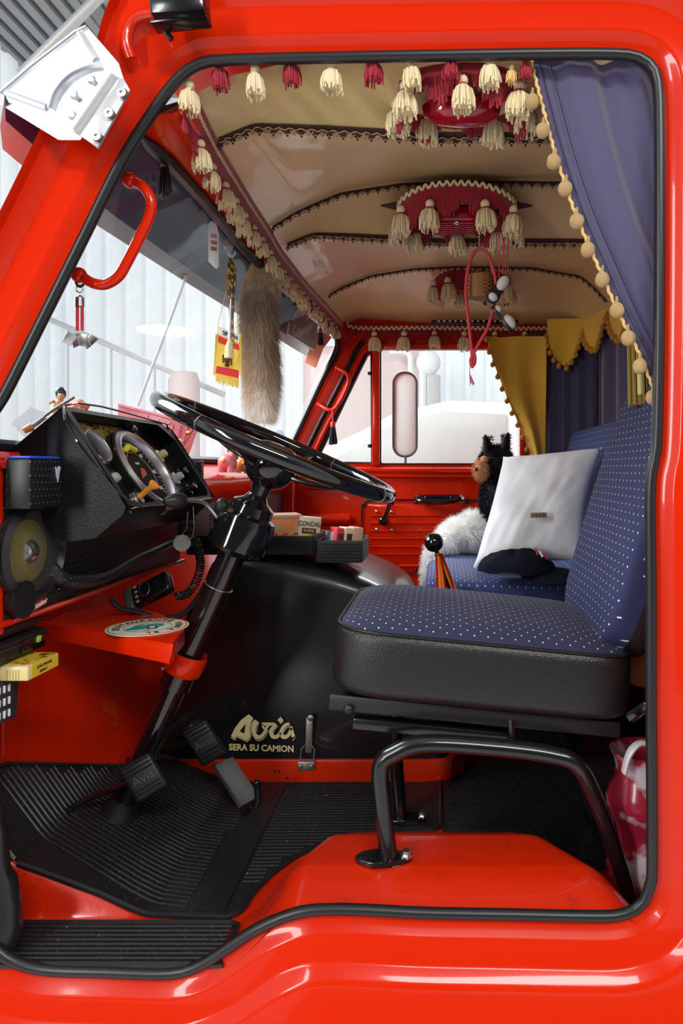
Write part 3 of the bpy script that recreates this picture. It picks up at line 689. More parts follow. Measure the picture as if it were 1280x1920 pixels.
# ---- round loudspeaker in its black ring
sk = thing('loudspeaker', 'oval black loudspeaker with yellow cone behind gauze at the left edge', 'speaker', (-.755, .105, .56))
oc = V((-.752, .098, .690)); axis = V((1, -.05, 0)).normalized()
mb = MB(); mb.lathe([(.088, -.02), (.090, .012), (.080, .020), (.074, .012), (.074, -.02)], oc, axis, 40); mb.build('ring', BLACK_MATT, sk)
mb = MB(); mb.lathe([(.0, .0), (.02, .0), (.045, -.004), (.058, -.008), (.0, -.010)], oc+axis*.004, axis, 32); cone = mb.build('cone', mat('yellow_speaker_cone', (.60, .48, .03), .5), sk)
mb = MB(); mb.lathe([(0, .012), (.010, .010), (.018, .004), (.022, 0)], oc+axis*.004, axis, 20); mb.build('tweeter', CHROME, sk)
mb = MB(); mb.lathe([(.074, .010), (.050, .016), (.0, .018)], oc, axis, 40)
def gauze():
    m = bpy.data.materials.new('speaker_gauze_screen'); m.use_nodes = True; nt = m.node_tree; b = nt.nodes['Principled BSDF']
    b.inputs['Base Color'].default_value = (.09, .09, .085, 1); b.inputs['Roughness'].default_value = .35
    tc = nt.nodes.new('ShaderNodeTexCoord'); sp = nt.nodes.new('ShaderNodeSeparateXYZ'); nt.links.new(tc.outputs['Object'], sp.inputs[0])
    fs = [math_node(nt, 'ABSOLUTE', math_node(nt, 'SUBTRACT', math_node(nt, 'FRACT', math_node(nt, 'DIVIDE', sp.outputs[k], .0032)), .5)) for k in (1, 2)]
    a = math_node(nt, 'MULTIPLY', math_node(nt, 'LESS_THAN', fs[0], .41), math_node(nt, 'LESS_THAN', fs[1], .41))
    nt.links.new(math_node(nt, 'SUBTRACT', 1.0, a), b.inputs['Alpha']); return m
mb.build('gauze', gauze(), sk)
mb = MB(); mb.box(P(57, 1133, .11)+V((.01, 0, 0)), (.012, .05, .018), Matrix.Rotation(.15, 3, 'X'), .003); bd = mb.build('badge', mat('dark_red_enamel', (.35, .008, .01), .3), sk)
text('Monitor', P(57, 1132, .11)+V((.018, 0, 0)), (0, 1, .15), (0, 0, 1), .014, WHITE, 'badge_lettering', sk)
for x, y in ((101, 1044), (86, 1101)):
    mb = MB(); mb.ball(V((-.744, P(x, y, .18).y, P(x, y, .19).z)), (.005, .006, .006), 10, 6); mb.build('screw', BLACK_GLOSS, sk)
mb = MB(); mb.lathe([(.02, 0), (.03, .012), (.034, .03), (.0, .03)], P(16, 1120, .06)+V((.0, 0, -.004)), (1, 0, 0), 18); mb.build('horn', BLACK_MATT, sk)

# ---- open pouch with a blue lining
pc = thing('pouch', 'black studded pouch with bright blue lining above the loudspeaker', 'pouch', (-.74, .10, .775))
mb = MB(); a, b, c, d = V((-.752, .022, .785)), V((-.700, .135, .772)), V((-.700, .135, .858)), V((-.752, .022, .862))
mb.box((-.725, .082, .815), (.045, .125, .088), bevel=.006); mb.build('bag', STUDDED, pc)
mb = MB(); mb.box((-.725, .082, .861), (.040, .118, .004), bevel=.0015); mb.build('lining', mat('bright_blue_satin', (.03, .10, .75), .4), pc)
mb = MB(); q = V((-.7015, .10, .832))
mb.prism([q+V((0, y*.010, z*.013)) for y, z in ((-.8, 1), (-.2, .7), (.3, 1.1), (.9, .9), (.5, .1), (.1, -1.2), (-.5, -.3))], (.0012, 0, 0)); mb.build('crest', mat('silver_thread', (.6, .62, .75), .4), pc)

# ================================================================ INSTRUMENT BINNACLE
ip = thing('instrument_binnacle', 'black grained instrument binnacle with round speedometer facing the driver', 'instrument panel', (-.70, .36, .70))
fo = V((-.700, 0, .957)); fd = V((.119, 0, -.191)); fdn = fd.normalized(); fn = V((.191, 0, .119)).normalized(); FL = fd.length
def FP(y, t, h=0): return V((fo.x, y, fo.z))+fdn*(t*FL)+fn*h   # a point on the sloping face
prof = [(-.700, .957), (-.6975, .9535), (-.583, .770), (-.588, .757), (-.640, .712), (-.70, .705), (-.760, .76), (-.797, .872), (-.790, .882)]
y0, y1 = .115, .60
face = [(-.700, .957), (-.583, .770)]
# tray frame: four walls round the recessed face, sides and back as one shell
hole = [(y0+.014, .035), (y1-.07, .035), (y1-.014, .22), (y1-.010, .90), (y1-.03, .965), (y0+.06, .965), (y0+.02, .90)]
out_ = [(y0, 0), (y1-.055, 0), (y1-.02, .06), (y1, .20), (y1, .93), (y1-.02, 1.0), (y0+.045, 1.0), (y0+.01, .95)]
mb = MB(); mb.prism([FP(y, t, 0) for y, t in out_], fn*-.012, holes=[[FP(y, t, 0) for y, t in hole]])
mb.prism([FP(y, t, -.0) for y, t in hole], fn*-.035, holes=[[FP(.5*(y0+y1)+(y-.5*(y0+y1))*.985, .5+(t-.5)*.985, 0) for y, t in hole]])
mb.build('hood_rim', BLACK_GRAIN, ip, ang=30)
mb = MB()
def shell(y, s): return [V((x, y, z)) for x, z in prof]
rows_ = []
for y, dz, ins in ((y0, 0, 0), (y0+.012, 0, 0), (.36, 0, 0), (y1-.04, 0, 0), (y1, -.0, .010)):
    rows_.append([V((x-(.0 if i > 2 else 0), y, z)) for i, (x, z) in enumerate(prof)][2:]+[V((prof[0][0], y, prof[0][1]))] if False else [V((x, y, z)) for x, z in prof[2:]+prof[:1]])
# the back and underside; the recess stays open on the sloping side
rows_[-1] = [p+V((0, 0, -.02 if p.z > .87 else 0)) for p in rows_[-1]]
mb.grid(rows_)
for r_ in (rows_[0], rows_[-1]): mb.bm.faces.new([mb.bm.verts.new(p) for p in r_])
mb.build('housing', BLACK_GRAIN, ip, ang=30)
mb = MB(); loop = [FP(y, t, .001) for y, t in out_]; mb.tube(resample(cr(loop, 5, True), .004), .0022, 6, closed=True); mb.build('piping', BLACK_GLOSS, ip)
mb = MB(); mb.prism([FP(y, t, -.030) for y, t in hole], fn*-.003)
mb.build('face_plate', BLACK, ip)
scale_m = mat('gold_scale_pattern', (.02, .018, .01), .35, metal=.3); nt = scale_m.node_tree
vo = nt.nodes.new('ShaderNodeTexVoronoi'); vo.feature = 'DISTANCE_TO_EDGE'; vo.inputs['Scale'].default_value = 85
tc = nt.nodes.new('ShaderNodeTexCoord'); nt.links.new(tc.outputs['Object'], vo.inputs['Vector']); rr_ = nt.nodes.new('ShaderNodeValToRGB')
rr_.color_ramp.elements[0].position = .06; rr_.color_ramp.elements[0].color = (.01, .008, .004, 1); rr_.color_ramp.elements[1].position = .12; rr_.color_ramp.elements[1].color = (.42, .30, .06, 1)
nt.links.new(vo.outputs[0], rr_.inputs[0]); nt.links.new(rr_.outputs[0], nt.nodes['Principled BSDF'].inputs['Base Color'])
mb = MB(); mb.prism([FP(y, t, -.029) for y, t in ((y0+.02, .05), (.43, .05), (.50, .30), (.40, .34), (.30, .22), (.24, .40), (.15, .42))], fn*.002); mb.build('patterned_plate', scale_m, ip)
def gauge(yc, tc_, r, name):
    o = FP(yc, tc_, -.028)
    mb = MB(); mb.lathe([(r*1.14, 0), (r*1.12, .020), (r*1.04, .026), (r*.97, .024), (r*.93, .014), (r*.93, 0)], o, fn, 48, up=(0, 1, 0)); g = mb.build(name, POLISHED, ip)
    mb = MB(); mb.lathe([(r*1.20, -.002), (r*1.17, .016), (r*1.12, .018), (r*1.12, -.001)], o, fn, 48); mb.build('gauge_rim', BLACK, g)
    mb = MB(); mb.lathe([(0, .006), (r*.94, .006), (r*.94, .004), (0, .004)], o, fn, 40); mb.build('dial', mat('brown_black_dial', (.030, .022, .016), .8, spec=0.03), g)
    mb = MB(); mb.lathe([(0, .0185), (r*.93, .0185), (r*.93, .018), (0, .018)], o, fn, 40); mb.build('dial_glass', GLASS_D, g)
    return g, o
g, o = gauge(.335, .585, .088, 'speedometer')
uy, vt = V((0, 1, 0)), -fdn
mb = MB()
for k in range(33):
    a = math.radians(225-270*k/32); r0 = .072 if k % 4 else .066
    p = o+fn*.0072+(uy*math.cos(a)+vt*math.sin(a))*r0; q = o+fn*.0072+(uy*math.cos(a)+vt*math.sin(a))*.078
    stroke(mb, [p, q], .0012 if k % 4 else .002, fn, .0002)
arc = [o+fn*.0072+(uy*math.cos(math.radians(225-270*k/40))+vt*math.sin(math.radians(225-270*k/40)))*.050 for k in range(41)]
stroke(mb, arc, .0010, fn, .0002); mb.build('dial_marks', mat('pale_dial_print', (.85, .82, .75), .6), g)
for k, s_ in enumerate(('0', '20', '40', '60', '80', '100', '120')):
    a = math.radians(225-270*k/6); p = o+fn*.0074+(uy*math.cos(a)+vt*math.sin(a))*.059
    text(s_, p, uy, vt, .013, mat('dial_number_print', (.9, .9, .84), .6) if k == 0 else bpy.data.materials['dial_number_print'], 'dial_numbers', g)
text('km/h', o+fn*.0074+vt*.022, uy, vt, .009, bpy.data.materials['dial_number_print'], 'dial_numbers', g)
mb = MB(); p = o+fn*.0085; a = math.radians(215); dr_ = uy*math.cos(a)+vt*math.sin(a); sd = fn.cross(dr_)
mb.prism([p+dr_*.030, p+sd*.010, p-dr_*.012, p-sd*.010], fn*.002); mb.build('needle', mat('red_needle', (.75, .06, .02), .4), g)
mb = MB()
for k in range(7): mb.ball(o+fn*.012+uy*(-.028+.007*k)+vt*(.062-.003*abs(k-3)), (.0075, .006, .0065), 10, 6)
mb.build('yellow_flower', mat('yellow_petals', (.80, .66, .04), .5), g)
g2, o2 = gauge(.168, .36, .034, 'round_gauge')
for (yc, t, m_, nm) in ((.178, .66, CLEAR, 'warning_lamp'), (.49, .38, mat('cream_knob', (.55, .48, .26), .3), 'switch_knob'), (.505, .66, CLEAR, 'warning_lamp'), (.40, .10, BLACK_GLOSS, 'switch_knob'), (.55, .80, BLACK_GLOSS, 'switch_knob'), (.555, .60, BLACK_GLOSS, 'switch_knob')):
    mb = MB(); b_ = FP(yc, t, -.028); mb.lathe([(.016, 0), (.016, .006), (.010, .008), (.010, .018), (.008, .022), (0, .023)], b_, fn, 18)
    mb.build(nm, m_ if m_ is not CLEAR else mat('clear_lamp_lens', (.42, .42, .38), .12), ip)
mb = MB(); b_ = FP(.235, .87, -.028); mb.lathe([(.018, 0), (.018, .008), (.012, .010), (.012, .014), (0, .015)], b_, fn, 20); kb = mb.build('ignition_switch', STEEL, ip)
mb = MB(); mb.lathe([(.006, .010), (.006, .042), (.011, .050), (.011, .054), (.004, .054), (0, .050)], b_, (fn+V((.2, 0, .35))).normalized(), 16); mb.build('orange_knob', ORANGE, kb)

# ================================================================ STEERING COLUMN AND WHEEL
wc = V((-.364, .385, .889)); ca = V((-.398, 0, -.917)).normalized()      # the column's direction, downwards
sw = thing('steering_wheel', 'large black steering wheel on a slanting glossy black column', 'steering wheel', (-.62, .385, .10))
e1 = V((0, 1, 0)); e2 = ca.cross(e1).normalized()
R_ = .272
mb = MB(); mb.tube([wc+(e1*math.cos(2*PI*k/72)+e2*math.sin(2*PI*k/72))*R_ for k in range(72)], (.0145, .0165), 14, closed=True); rim = mb.build('rim', BLACK_GLOSS, sw)
for a in (.35, .35+PI/2, .35+PI, .35+1.5*PI):
    d = e1*math.cos(a)+e2*math.sin(a); p = wc+d*R_
    mb = MB(); mb.lathe([(.0168, -.0006), (.0168, .0006)], p, d.cross(ca), 14); mb.build('rim_joint', WORN_STEEL, rim)
for a in (PI/2+.12, -PI/2+.12, .12, PI+.12):
    d = e1*math.cos(a)+e2*math.sin(a)
    mb = MB(); mb.tube(cr([wc+ca*.050+d*.03, wc+ca*.045+d*.10, wc+ca*.018+d*.19, wc+ca*.004+d*.262], 5), (.012, .007), 10); mb.build('spoke', BLACK_GLOSS, sw)
mb = MB(); mb.lathe([(0, -.012), (.03, -.010), (.048, -.002), (.052, .010), (.062, .014), (.068, .024), (.060, .034), (.060, .050), (.045, .075), (.028, .088), (0, .088)], wc+ca*.004, ca, 40); mb.build('hub', BLACK_GLOSS, sw)
mb = MB(); mb.lathe([(0, .0), (.024, .0), (.020, .03), (.030, .045), (.047, .055), (.050, .075), (.062, .082), (.066, .10), (.066, .155), (.058, .165), (.034, .168), (.030, .175)], wc+ca*.085, ca, 32); hs = mb.build('switch_housing', BLACK_GLOSS, sw, ang=35)
mb = MB()
for k, a in enumerate((-1.9, -1.2, -.5)):
    d = e1*math.cos(a)+e2*math.sin(a); mb.box(wc+ca*(.085+.12)+d*.066, (.010, .03, .034), bevel=.003)
mb.ball(wc+ca*.125-e2*-.058+V((-.125, -.02, .0)), (.018, .014, .026), 12, 8); mb.build('switch_block', BLACK_MATT, hs)
top = wc+ca*.24; bot = wc+ca*.93
mb = MB(); mb.tube([top, wc+ca*.56], .030, 24); mb.tube([wc+ca*.54, wc+ca*.585], .035, 24); mb.tube([wc+ca*.57, bot], .027, 24); mb.build('column_tube', mat('glossy_brown_black_paint', (.010, .005, .006), .12, coat=.6), sw)
mb = MB(); cl = wc+ca*.34; mb.tube([cl+(e1*math.cos(t)+e2*math.sin(t))*.0318 for t in [2*PI*k/24 for k in range(24)]], .0013, 6, closed=True); mb.build('wire_clip', STEEL, sw)
mb = MB(); mb.lathe([(.03, 0), (.045, .04), (.055, .06), (.0, .062)], wc+ca*.86, ca, 20); mb.build('rubber_boot', RUBBER, sw)
mb = MB(); sb = wc+ca*.175; t_ = P(315, 938, .26)
mb.tube(cr([sb+V((-.055, -.03, 0)), P(385, 945, .33), P(350, 938, .29), P(332, 937, .27)], 5), .0042, 8); st = mb.build('indicator_stalk', STEEL, sw)
mb = MB(); mb.lathe([(0, -.004), (.013, 0), (.018, .012), (.014, .030), (.006, .044), (0, .046)], P(345, 939, .275), (P(300, 940, .235)-P(345, 939, .275)), 16); mb.build('stalk_knob', BLACK_MATT, st)
# clamp bracket and red shelf
sh = thing('column_shelf', 'red sheet metal shelf under the dash clamped to the steering column', 'shelf', (-.62, .40, .47))
Zs = .505
def atz(px, py, z):
    d = (CZ-z)*F/(py-880); return P(px, py, d+CY)
tl, tr_, br, bl = atz(85, 1160, Zs), atz(230, 1118, Zs), atz(345, 1180, Zs), atz(322, 1208, Zs)
poly = [atz(82, 1168, Zs), atz(120, 1150, Zs), atz(225, 1130, Zs), atz(300, 1150, Zs), atz(346, 1180, Zs), atz(325, 1208, Zs)]
mb = MB(); mb.prism(poly, (0, 0, -.004), bevel=.001)
a, b = atz(82, 1168, Zs), atz(325, 1208, Zs)
mb.prism([a, b, b+V((-.008, 0, -.038)), a+V((0, 0, -.032))], (0, .004, 0), bevel=.001)
c = atz(346, 1180, Zs); mb.prism([b, c, c+V((0, 0, -.03)), b+V((-.008, 0, -.038))], (-.003, .003, 0)); mb.build('shelf_tray', RED, sh)
mb = MB(); cc = wc+ca*.525; ring = [cc+(e1*math.cos(t)+e2*math.sin(t))*.040+V((0, 0, 0)) for t in [2*PI*k/32 for k in range(32)]]
mb.tube(ring, (.004, .024), 8, closed=True, flat=ca)
mb.build('clamp_ring', RED, sh)
mb = MB(); mb.prism([b+V((-.004, .004, -.002)), cc+V((-.040, -.020, .030)), cc+V((-.045, -.020, -.018)), b+V((-.006, .004, -.036))], (0, .02, 0), bevel=.002); mb.build('clamp_arm', RED, sh)
for z in (.012, -.008):
    mb = MB(); mb.box(cc+V((-.043, -.024, z)), (.007, .003, .007), bevel=.001); mb.build('bolt', STEEL, sh)
# round sticker on the shelf
so = atz(277, 1177, Zs)+V((0, 0, .0012))
sx = (atz(345, 1183, Zs)-so); sx.z = 0; rx = .082
dk_ = thing('round_sticker', 'round cream sticker with a teal truck and curved lettering on the red shelf', 'sticker', tuple(so))
ux = V((1, .18, 0)).normalized(); uyv = V((-ux.y, ux.x, 0))
mb = MB(); mb.lathe([(0, 0), (rx, 0), (rx, .001), (0, .001)], so, (0, 0, 1), 48); mb.build('disc', mat('cream_sticker', (.85, .80, .60), .4), dk_)
def SP(a, b, h=.0014): return so+ux*a+uyv*b+V((0, 0, h))
for r0, m_, a0, a1, nm in ((.077, mat('green_print', (.02, .35, .12), .5), 90, 270, 'green_ring'), (.077, mat('red_print', (.65, .02, .02), .5), -90, 90, 'red_ring'), (.047, DARK, 0, 360, 'inner_ring')):
    mb = MB(); stroke(mb, [SP(r0*math.cos(math.radians(a0+(a1-a0)*k/30)), r0*math.sin(math.radians(a0+(a1-a0)*k/30))) for k in range(31)], .0022 if r0 > .05 else .001, (0, 0, 1), .0002); mb.build(nm, m_, dk_)
def ringtext(s_, r0, a0, step, size, m_, inward=False):
    for k, ch in enumerate(s_):
        if ch == ' ': continue
        a = math.radians(a0-step*k if not inward else a0+step*k)
        d = ux*math.cos(a)+uyv*math.sin(a); v = d if not inward else -d; u_ = v.cross(V((0, 0, 1)))
        text(ch, so+d*r0+V((0, 0, .0015)), u_, v, size, m_, 'lettering', dk_, bold=.0003)
ringtext('RESTAURANTE', .061, 200, 14.5, .021, DARK); ringtext('VENTA', .061, 25, 14, .02, DARK); ringtext('EL', .061, -62, 14, .018, DARK)
TEAL = mat('teal_print', (.02, .33, .38), .5)
mb = MB(); mb.prism([SP(a, b) for a, b in ((-.040, -.030), (-.012, -.030), (.030, .002), (.030, .018), (.012, .026), (-.006, .012), (-.028, .000))], (0, 0, .0006)); mb.build('truck_picture', TEAL, dk_)
mb = MB(); mb.lathe([(0, 0), (.011, 0), (.011, .0008), (0, .0008)], SP(.012, -.014, .002), (0, 0, 1), 20); mb.build('wheel_picture', DARK, dk_)
mb = MB(); mb.lathe([(0, 0), (.0065, 0), (.0065, .0008), (0, .0008)], SP(.012, -.014, .0027), (0, 0, 1), 20); mb.build('hub_picture', mat('cream_print', (.85, .8, .65), .5), dk_)
mb = MB(); stroke(mb, [SP(-.030, .004), SP(-.022, .020), SP(-.008, .026), (SP(.004, .018))], .0016, (0, 0, 1), .0002); stroke(mb, [SP(-.024, .006), SP(-.014, .018)], .0016, (0, 0, 1), .0002); stroke(mb, [SP(0, -.038), SP(.012, -.032)], .003, (0, 0, 1), .0002); mb.build('cab_picture', DARK, dk_)

# ================================================================ PEDALS
def pedal(name, c, nx, ny, label, w_, h_, arm, tread):
    t = thing(name, label, 'pedal', tuple(arm[-1])); nx = V(nx).normalized(); ny = V(ny).normalized(); n = nx.cross(ny); M3 = Matrix((nx, ny, n)).transposed()
    mb = MB(); mb.box(c, (w_, h_, .022), M3, .008, 3); pad = mb.build('pad', BLACK_MATT, t)
    mb = MB()
    for k in list(range(-4, -1))+list(range(2, 5)): mb.tube([V(c)+ny*(k*h_*.105)-nx*w_*.42+n*.012, V(c)+ny*(k*h_*.105)+nx*w_*.42+n*.012], .0018, 5)
    mb.build('tread', BLACK_MATT, pad)
    text(tread, V(c)+n*.0118, nx, ny, .026, mat('worn_rubber', (.05, .05, .05), .5), 'embossing', pad, ext=.0008)
    mb = MB(); mb.tube(cr(arm, 6), (.010, .007), 10); mb.build('arm', BLACK, t)
    return t
# clutch pad at (270,1455), brake pad at (388,1390)
pedal('clutch_pedal', P(270, 1457, .30), (.82, .30, .42), (-.50, .05, .78), 'square black rubber pedal left of the steering column foot', .068, .084, [P(262, 1462, .315), P(225, 1475, .34), P(160, 1500, .33), P(112, 1532, .32), P(98, 1548, .335)], 'Avia')
pedal('brake_pedal', P(383, 1392, .50), (.72, .25, .35), (-.50, .0, .80), 'black rubber brake pedal in front of the engine cover', .062, .098, [P(372, 1385, .515), P(330, 1398, .54), P(280, 1412, .56), P(240, 1425, .56)], 'Avia')
ap = thing('accelerator_pedal', 'long black hinged accelerator plate beside the red engine base', 'pedal', tuple(P(478, 1520, .52)))
q0, q1 = P(352, 1352, .58), P(468, 1505, .50); dd = (q1-q0); sd = V((.025, .06, .012))
mb = MB(); mb.prism([P(400, 1432, .535), P(437, 1418, .555), P(486, 1492, .53), P(452, 1512, .51)], (-.006, 0, -.008), bevel=.002); mb.build('plate', mat('worn_black_plate', (.03, .028, .026), .5, bump=(80, .4)), ap)
mb = MB(); mb.box(P(365, 1372, .56), (.035, .05, .06), Matrix.Rotation(-.5, 3, 'Y'), .012, 3); mb.build('top_roller', BLACK_MATT, ap)
mb = MB(); mb.tube([P(455, 1520, .50), P(478, 1524, .53)], .012, 10); mb.ball(P(482, 1468, .53), .009, 10, 7); mb.tube([P(482, 1470, .53), P(483, 1500, .53), P(474, 1520, .53)], .008, 8); mb.build('hinge', BLACK, ap)

# ================================================================ SEATS
def rot_box(mb, c, size, rot, bevel, seg=5): mb.box(c, size, rot, bevel, seg)
ds = thing('driver_seat', 'driver seat in navy dotted cloth with black leatherette sides', 'seat', (.09, .35, .12))
tilt = Matrix.Rotation(math.radians(5.6), 3, 'Y')
cc = V((.078, .375, .452)); L_, W_, H_ = .585, .50, .150
mb = MB(); N1, N2 = 40, 34
# rounded cushion: super-ellipsoid section swept as a lat/long grid
def superp(u, v, e1_=.32, e2_=.24):
    f = lambda c_, e: math.copysign(abs(c_)**e, c_)
    return V((f(math.cos(v), e1_)*f(math.cos(u), e2_), f(math.cos(v), e1_)*f(math.sin(u), e2_), f(math.sin(v), e1_)))
def cushion(c, size, rot, mat_fn, top, mb, e1_=.32, e2_=.24, nu=72, nv=30, shape=None):
    G = []
    for j in range(nv+1):
        v = -PI/2+PI*j/nv; row = []
        for i in range(nu):
            s_ = superp(2*PI*i/nu, v, e1_, e2_); p = V((s_.x*size[0]/2, s_.y*size[1]/2, s_.z*size[2]/2))
            if shape: p = shape(p)
            row.append(c+rot @ p)
        G.append(row)
    mb.grid(G, closed_u=True)
    mb.bm.normal_update()
    for f in mb.bm.faces: f.material_index = 1 if mat_fn(rot.transposed() @ f.calc_center_median()-rot.transposed() @ c) else 0
def seat_shape(p):
    q = p.copy()
    if p.z > 0: q.z += .022*(1-min(1, abs(p.y)/(W_/2))**2)*(1-min(1, abs(p.x)/(L_/2))**4)
    if p.x < -.16: q.y *= 1-.10*((-p.x-.16)/.13)**2
    return q
cushion(cc, (L_, W_, H_), tilt, lambda p: p.z > H_*.40, None, mb, .30, .20, shape=seat_shape)
mb.build('cushion', [LEATHER, SEAT_TOP], ds, ang=80)
mb = MB(); loop = []
for i in range(96):
    s_ = superp(2*PI*i/96, 0, .30, .20); p = seat_shape(V((s_.x*L_/2*.985, s_.y*W_/2*.985, H_*.40))); loop.append(cc+tilt @ p)
mb.tube(loop, .0032, 6, closed=True); mb.build('piping', LEATHER, ds)
lean = Matrix.Rotation(math.radians(17.0), 3, 'Y')
bc = V((.437, .375, .765)); BW, BH, BT = .50, .63, .10
mb = MB()
G = []; nu, nv = 64, 16
for j in range(nv+1):
    a = -PI/2+PI*j/nv; k = (abs(math.cos(a))**.45); xz = math.copysign(abs(math.sin(a))**.6, math.sin(a))*BT/2; row = []
    for i in range(nu):
        t = 2*PI*i/nu; f = lambda c_, e: math.copysign(abs(c_)**e, c_)
        y = f(math.cos(t), .42)*BW/2; z = f(math.sin(t), .42)*BH/2
        if z > 0: y *= 1-.20*(z/(BH/2))**3
        dent = -.012*(1-(y/(BW/2))**2) if j < nv/2 else 0
        row.append(bc+lean @ V((xz-dent*0.6, y*(.88+.12*k), z*(.93+.07*k))*1) if k > 0 else bc+lean @ V((xz, 0, 0)))
    G.append(row)
# radial fill of front and back faces
front, back = G[1], G[-2]; rows2 = []
for s_ in (0, .25, .5, .75): rows2.append([ (bc+lean @ V((-BT/2, 0, 0))).lerp(p, s_) if s_ else bc+lean @ V((-BT/2, 0, 0)) for p in front])
rows3 = []
for s_ in (.75, .5, .25, 0): rows3.append([(bc+lean @ V((BT/2, 0, 0))).lerp(p, s_) for p in back])
mb.grid(rows2+G[1:-1]+rows3, closed_u=True)
for f in mb.bm.faces:
    q = lean.transposed() @ (f.calc_center_median()-bc); f.material_index = 1 if q.x < -.008 else 0
mb.build('backrest', [LEATHER, SEAT_BACK], ds, ang=80)
mb = MB(); mb.box(V((.065, .16, .368)), (.56, .012, .030), tilt, .003); mb.box(V((.065, .58, .368)), (.56, .012, .030), tilt, .003); mb.box(V((.065, .37, .364)), (.54, .42, .012), tilt, .003)
mb.ball(P(653, 1331, .15), (.010, .006, .010), 12, 8); mb.build('seat_pan', BLACK_MATT, ds)
mb = MB(); mb.box(V((-.02, .18, .335)), (.30, .03, .022), tilt, .003); mb.tube([P(958, 1350, .15), P(960, 1392, .14)], .006, 6); mb.build('slide_rail', BLACK, ds)
def frame(y, yf, z0):
    dy = y-.104
    pts = [V((-.095, y, z0)), V((-.107, y, z0+.10)), V((-.110, y, z0+.17)), V((-.085, y, .318)), V((-.03, y, .336)), V((.09, y, .330)), V((.20, y, .316)), V((.25, y, .296)), V((.29, y+.02, .22)), V((.335, y+.04, .10)), V((.36, y+.05, .02))]
    return pts
mb = MB(); mb.tube(cr(frame(.104, 0, .124), 8), .0165, 16); mb.build('tube_frame', BLACK, ds)
mb = MB(); mb.tube(cr([V((-.095, .47, .004)), V((-.105, .47, .14)), V((-.108, .47, .25)), V((-.09, .47, .32)), V((.10, .47, .33)), V((.25, .47, .30)), V((.36, .47, .02))], 8), .0165, 16); mb.build('tube_frame', BLACK, ds)
for (fx, fy, fz) in ((-.085, .104, .121), (-.065, .47, .008)):
    mb = MB(); mb.prism([V((fx-.040+(1-math.cos(t))*0+.0+.052*math.cos(t)+.02, fy+.026*math.sin(t)*(1.0 if math.cos(t) < 0 else .75), fz)) for t in [2*PI*k/20 for k in range(20)]], (0, 0, .010), bevel=.003); ft = mb.build('foot_plate', BLACK, ds)
    mb = MB(); mb.lathe([(.012, 0), (.012, .004), (.008, .004), (.008, .012), (0, .013)], V((fx+.022, fy, fz+.008)), (0, 0, 1), 6); mb.build('bolt', STEEL, ft)
mb = MB(); mb.tube(cr([P(1180, 1345, .10), P(1195, 1335, .09), P(1210, 1325, .07), P(1230, 1318, .06)], 5), .010, 10); mb.build('recline_lever', BLACK_GLOSS, ds)

bs = thing('passenger_bench', 'blue dotted passenger bench seat behind the white cushion', 'bench seat', (.18, 1.3, .30))
mb = MB(); c2 = V((.21, 1.32, .44))
cushion(c2, (.52, .90, .15), Matrix.Rotation(math.radians(2), 3, 'Y'), lambda p: p.z > -.01, None, mb, .30, .16); mb.build('cushion', [LEATHER, BENCH_TOP], bs, ang=80)
lean2 = Matrix.Rotation(math.radians(13), 3, 'Y'); c3 = V((.535, 1.29, .72))
mb = MB(); mb.box(c3, (.10, .90, .56), lean2, .035, 5)
for f in mb.bm.faces:
    q = lean2.transposed() @ (f.calc_center_median()-c3); f.material_index = 1 if (q.x < .0 and q.y > -.449) else 0
mb.build('backrest', [LEATHER, BENCH_BACK], bs, ang=60)
mb = MB(); 
for x in (0.02, .40):
    for y in (.95, 1.68): mb.tube([V((x, y, .005)), V((x, y, .37))], .016, 10)
mb.box((.21, 1.31, .365), (.46, .84, .02), bevel=.004); mb.build('frame', BLACK, bs)
mb = MB(); mb.box((.22, .84, .20), (.40, .02, .34), bevel=.005); mb.build('side_panel', BLACK_MATT, bs)

# ================================================================ TASSELS, FRINGES AND BRAIDS
def tassel_mesh(seed, n=70, wrap=RED_YARN, body=CREAM_YARN):
    """hangs from the origin; unit length 1"""
    rnd = random.Random(seed); mb = MB()
    mb.mi = 0; mb.ball((0, 0, -.16), (.15, .15, .15), 12, 8)
    mb.mi = 1; mb.lathe([(.10, .0), (.145, -.03), (.145, -.08), (.11, -.11)], (0, 0, -.26), (0, 0, 1), 12)
    mb.mi = 0
    mb.lathe([(.08, -.28), (.15, -.36), (.22, -.50), (.25, -.68), (.22, -.84), (0, -.86)], (0, 0, 0), (0, 0, 1), 12)
    for k in range(n):
        a = 2*PI*k/n*7+rnd.uniform(-.2, .2); q = rnd.uniform(.7, 1.0); fl = rnd.uniform(.25, .34)*q
        c_, s_ = math.cos(a), math.sin(a); ln = rnd.uniform(.80, 1.05)
        pts = [V((c_*.09*q, s_*.09*q, -.30)), V((c_*(.09+.55*(fl-.09)+.04), s_*(.09+.55*(fl-.09)+.04), -.45)), V((c_*fl, s_*fl, -.70)), V((c_*fl*rnd.uniform(.9, 1.15), s_*fl*rnd.uniform(.9, 1.15), -ln))]
        mb.tube(pts, [.022, .030, .032, .026], 5)
    me_o = mb.build('tassel', [body, wrap], local=True, parent=None, ang=70)
    me = me_o.data; bpy.data.objects.remove(me_o); return me
TM = [tassel_mesh(i) for i in range(3)]
TM_FAR = [tassel_mesh(9+i, 18) for i in range(2)]
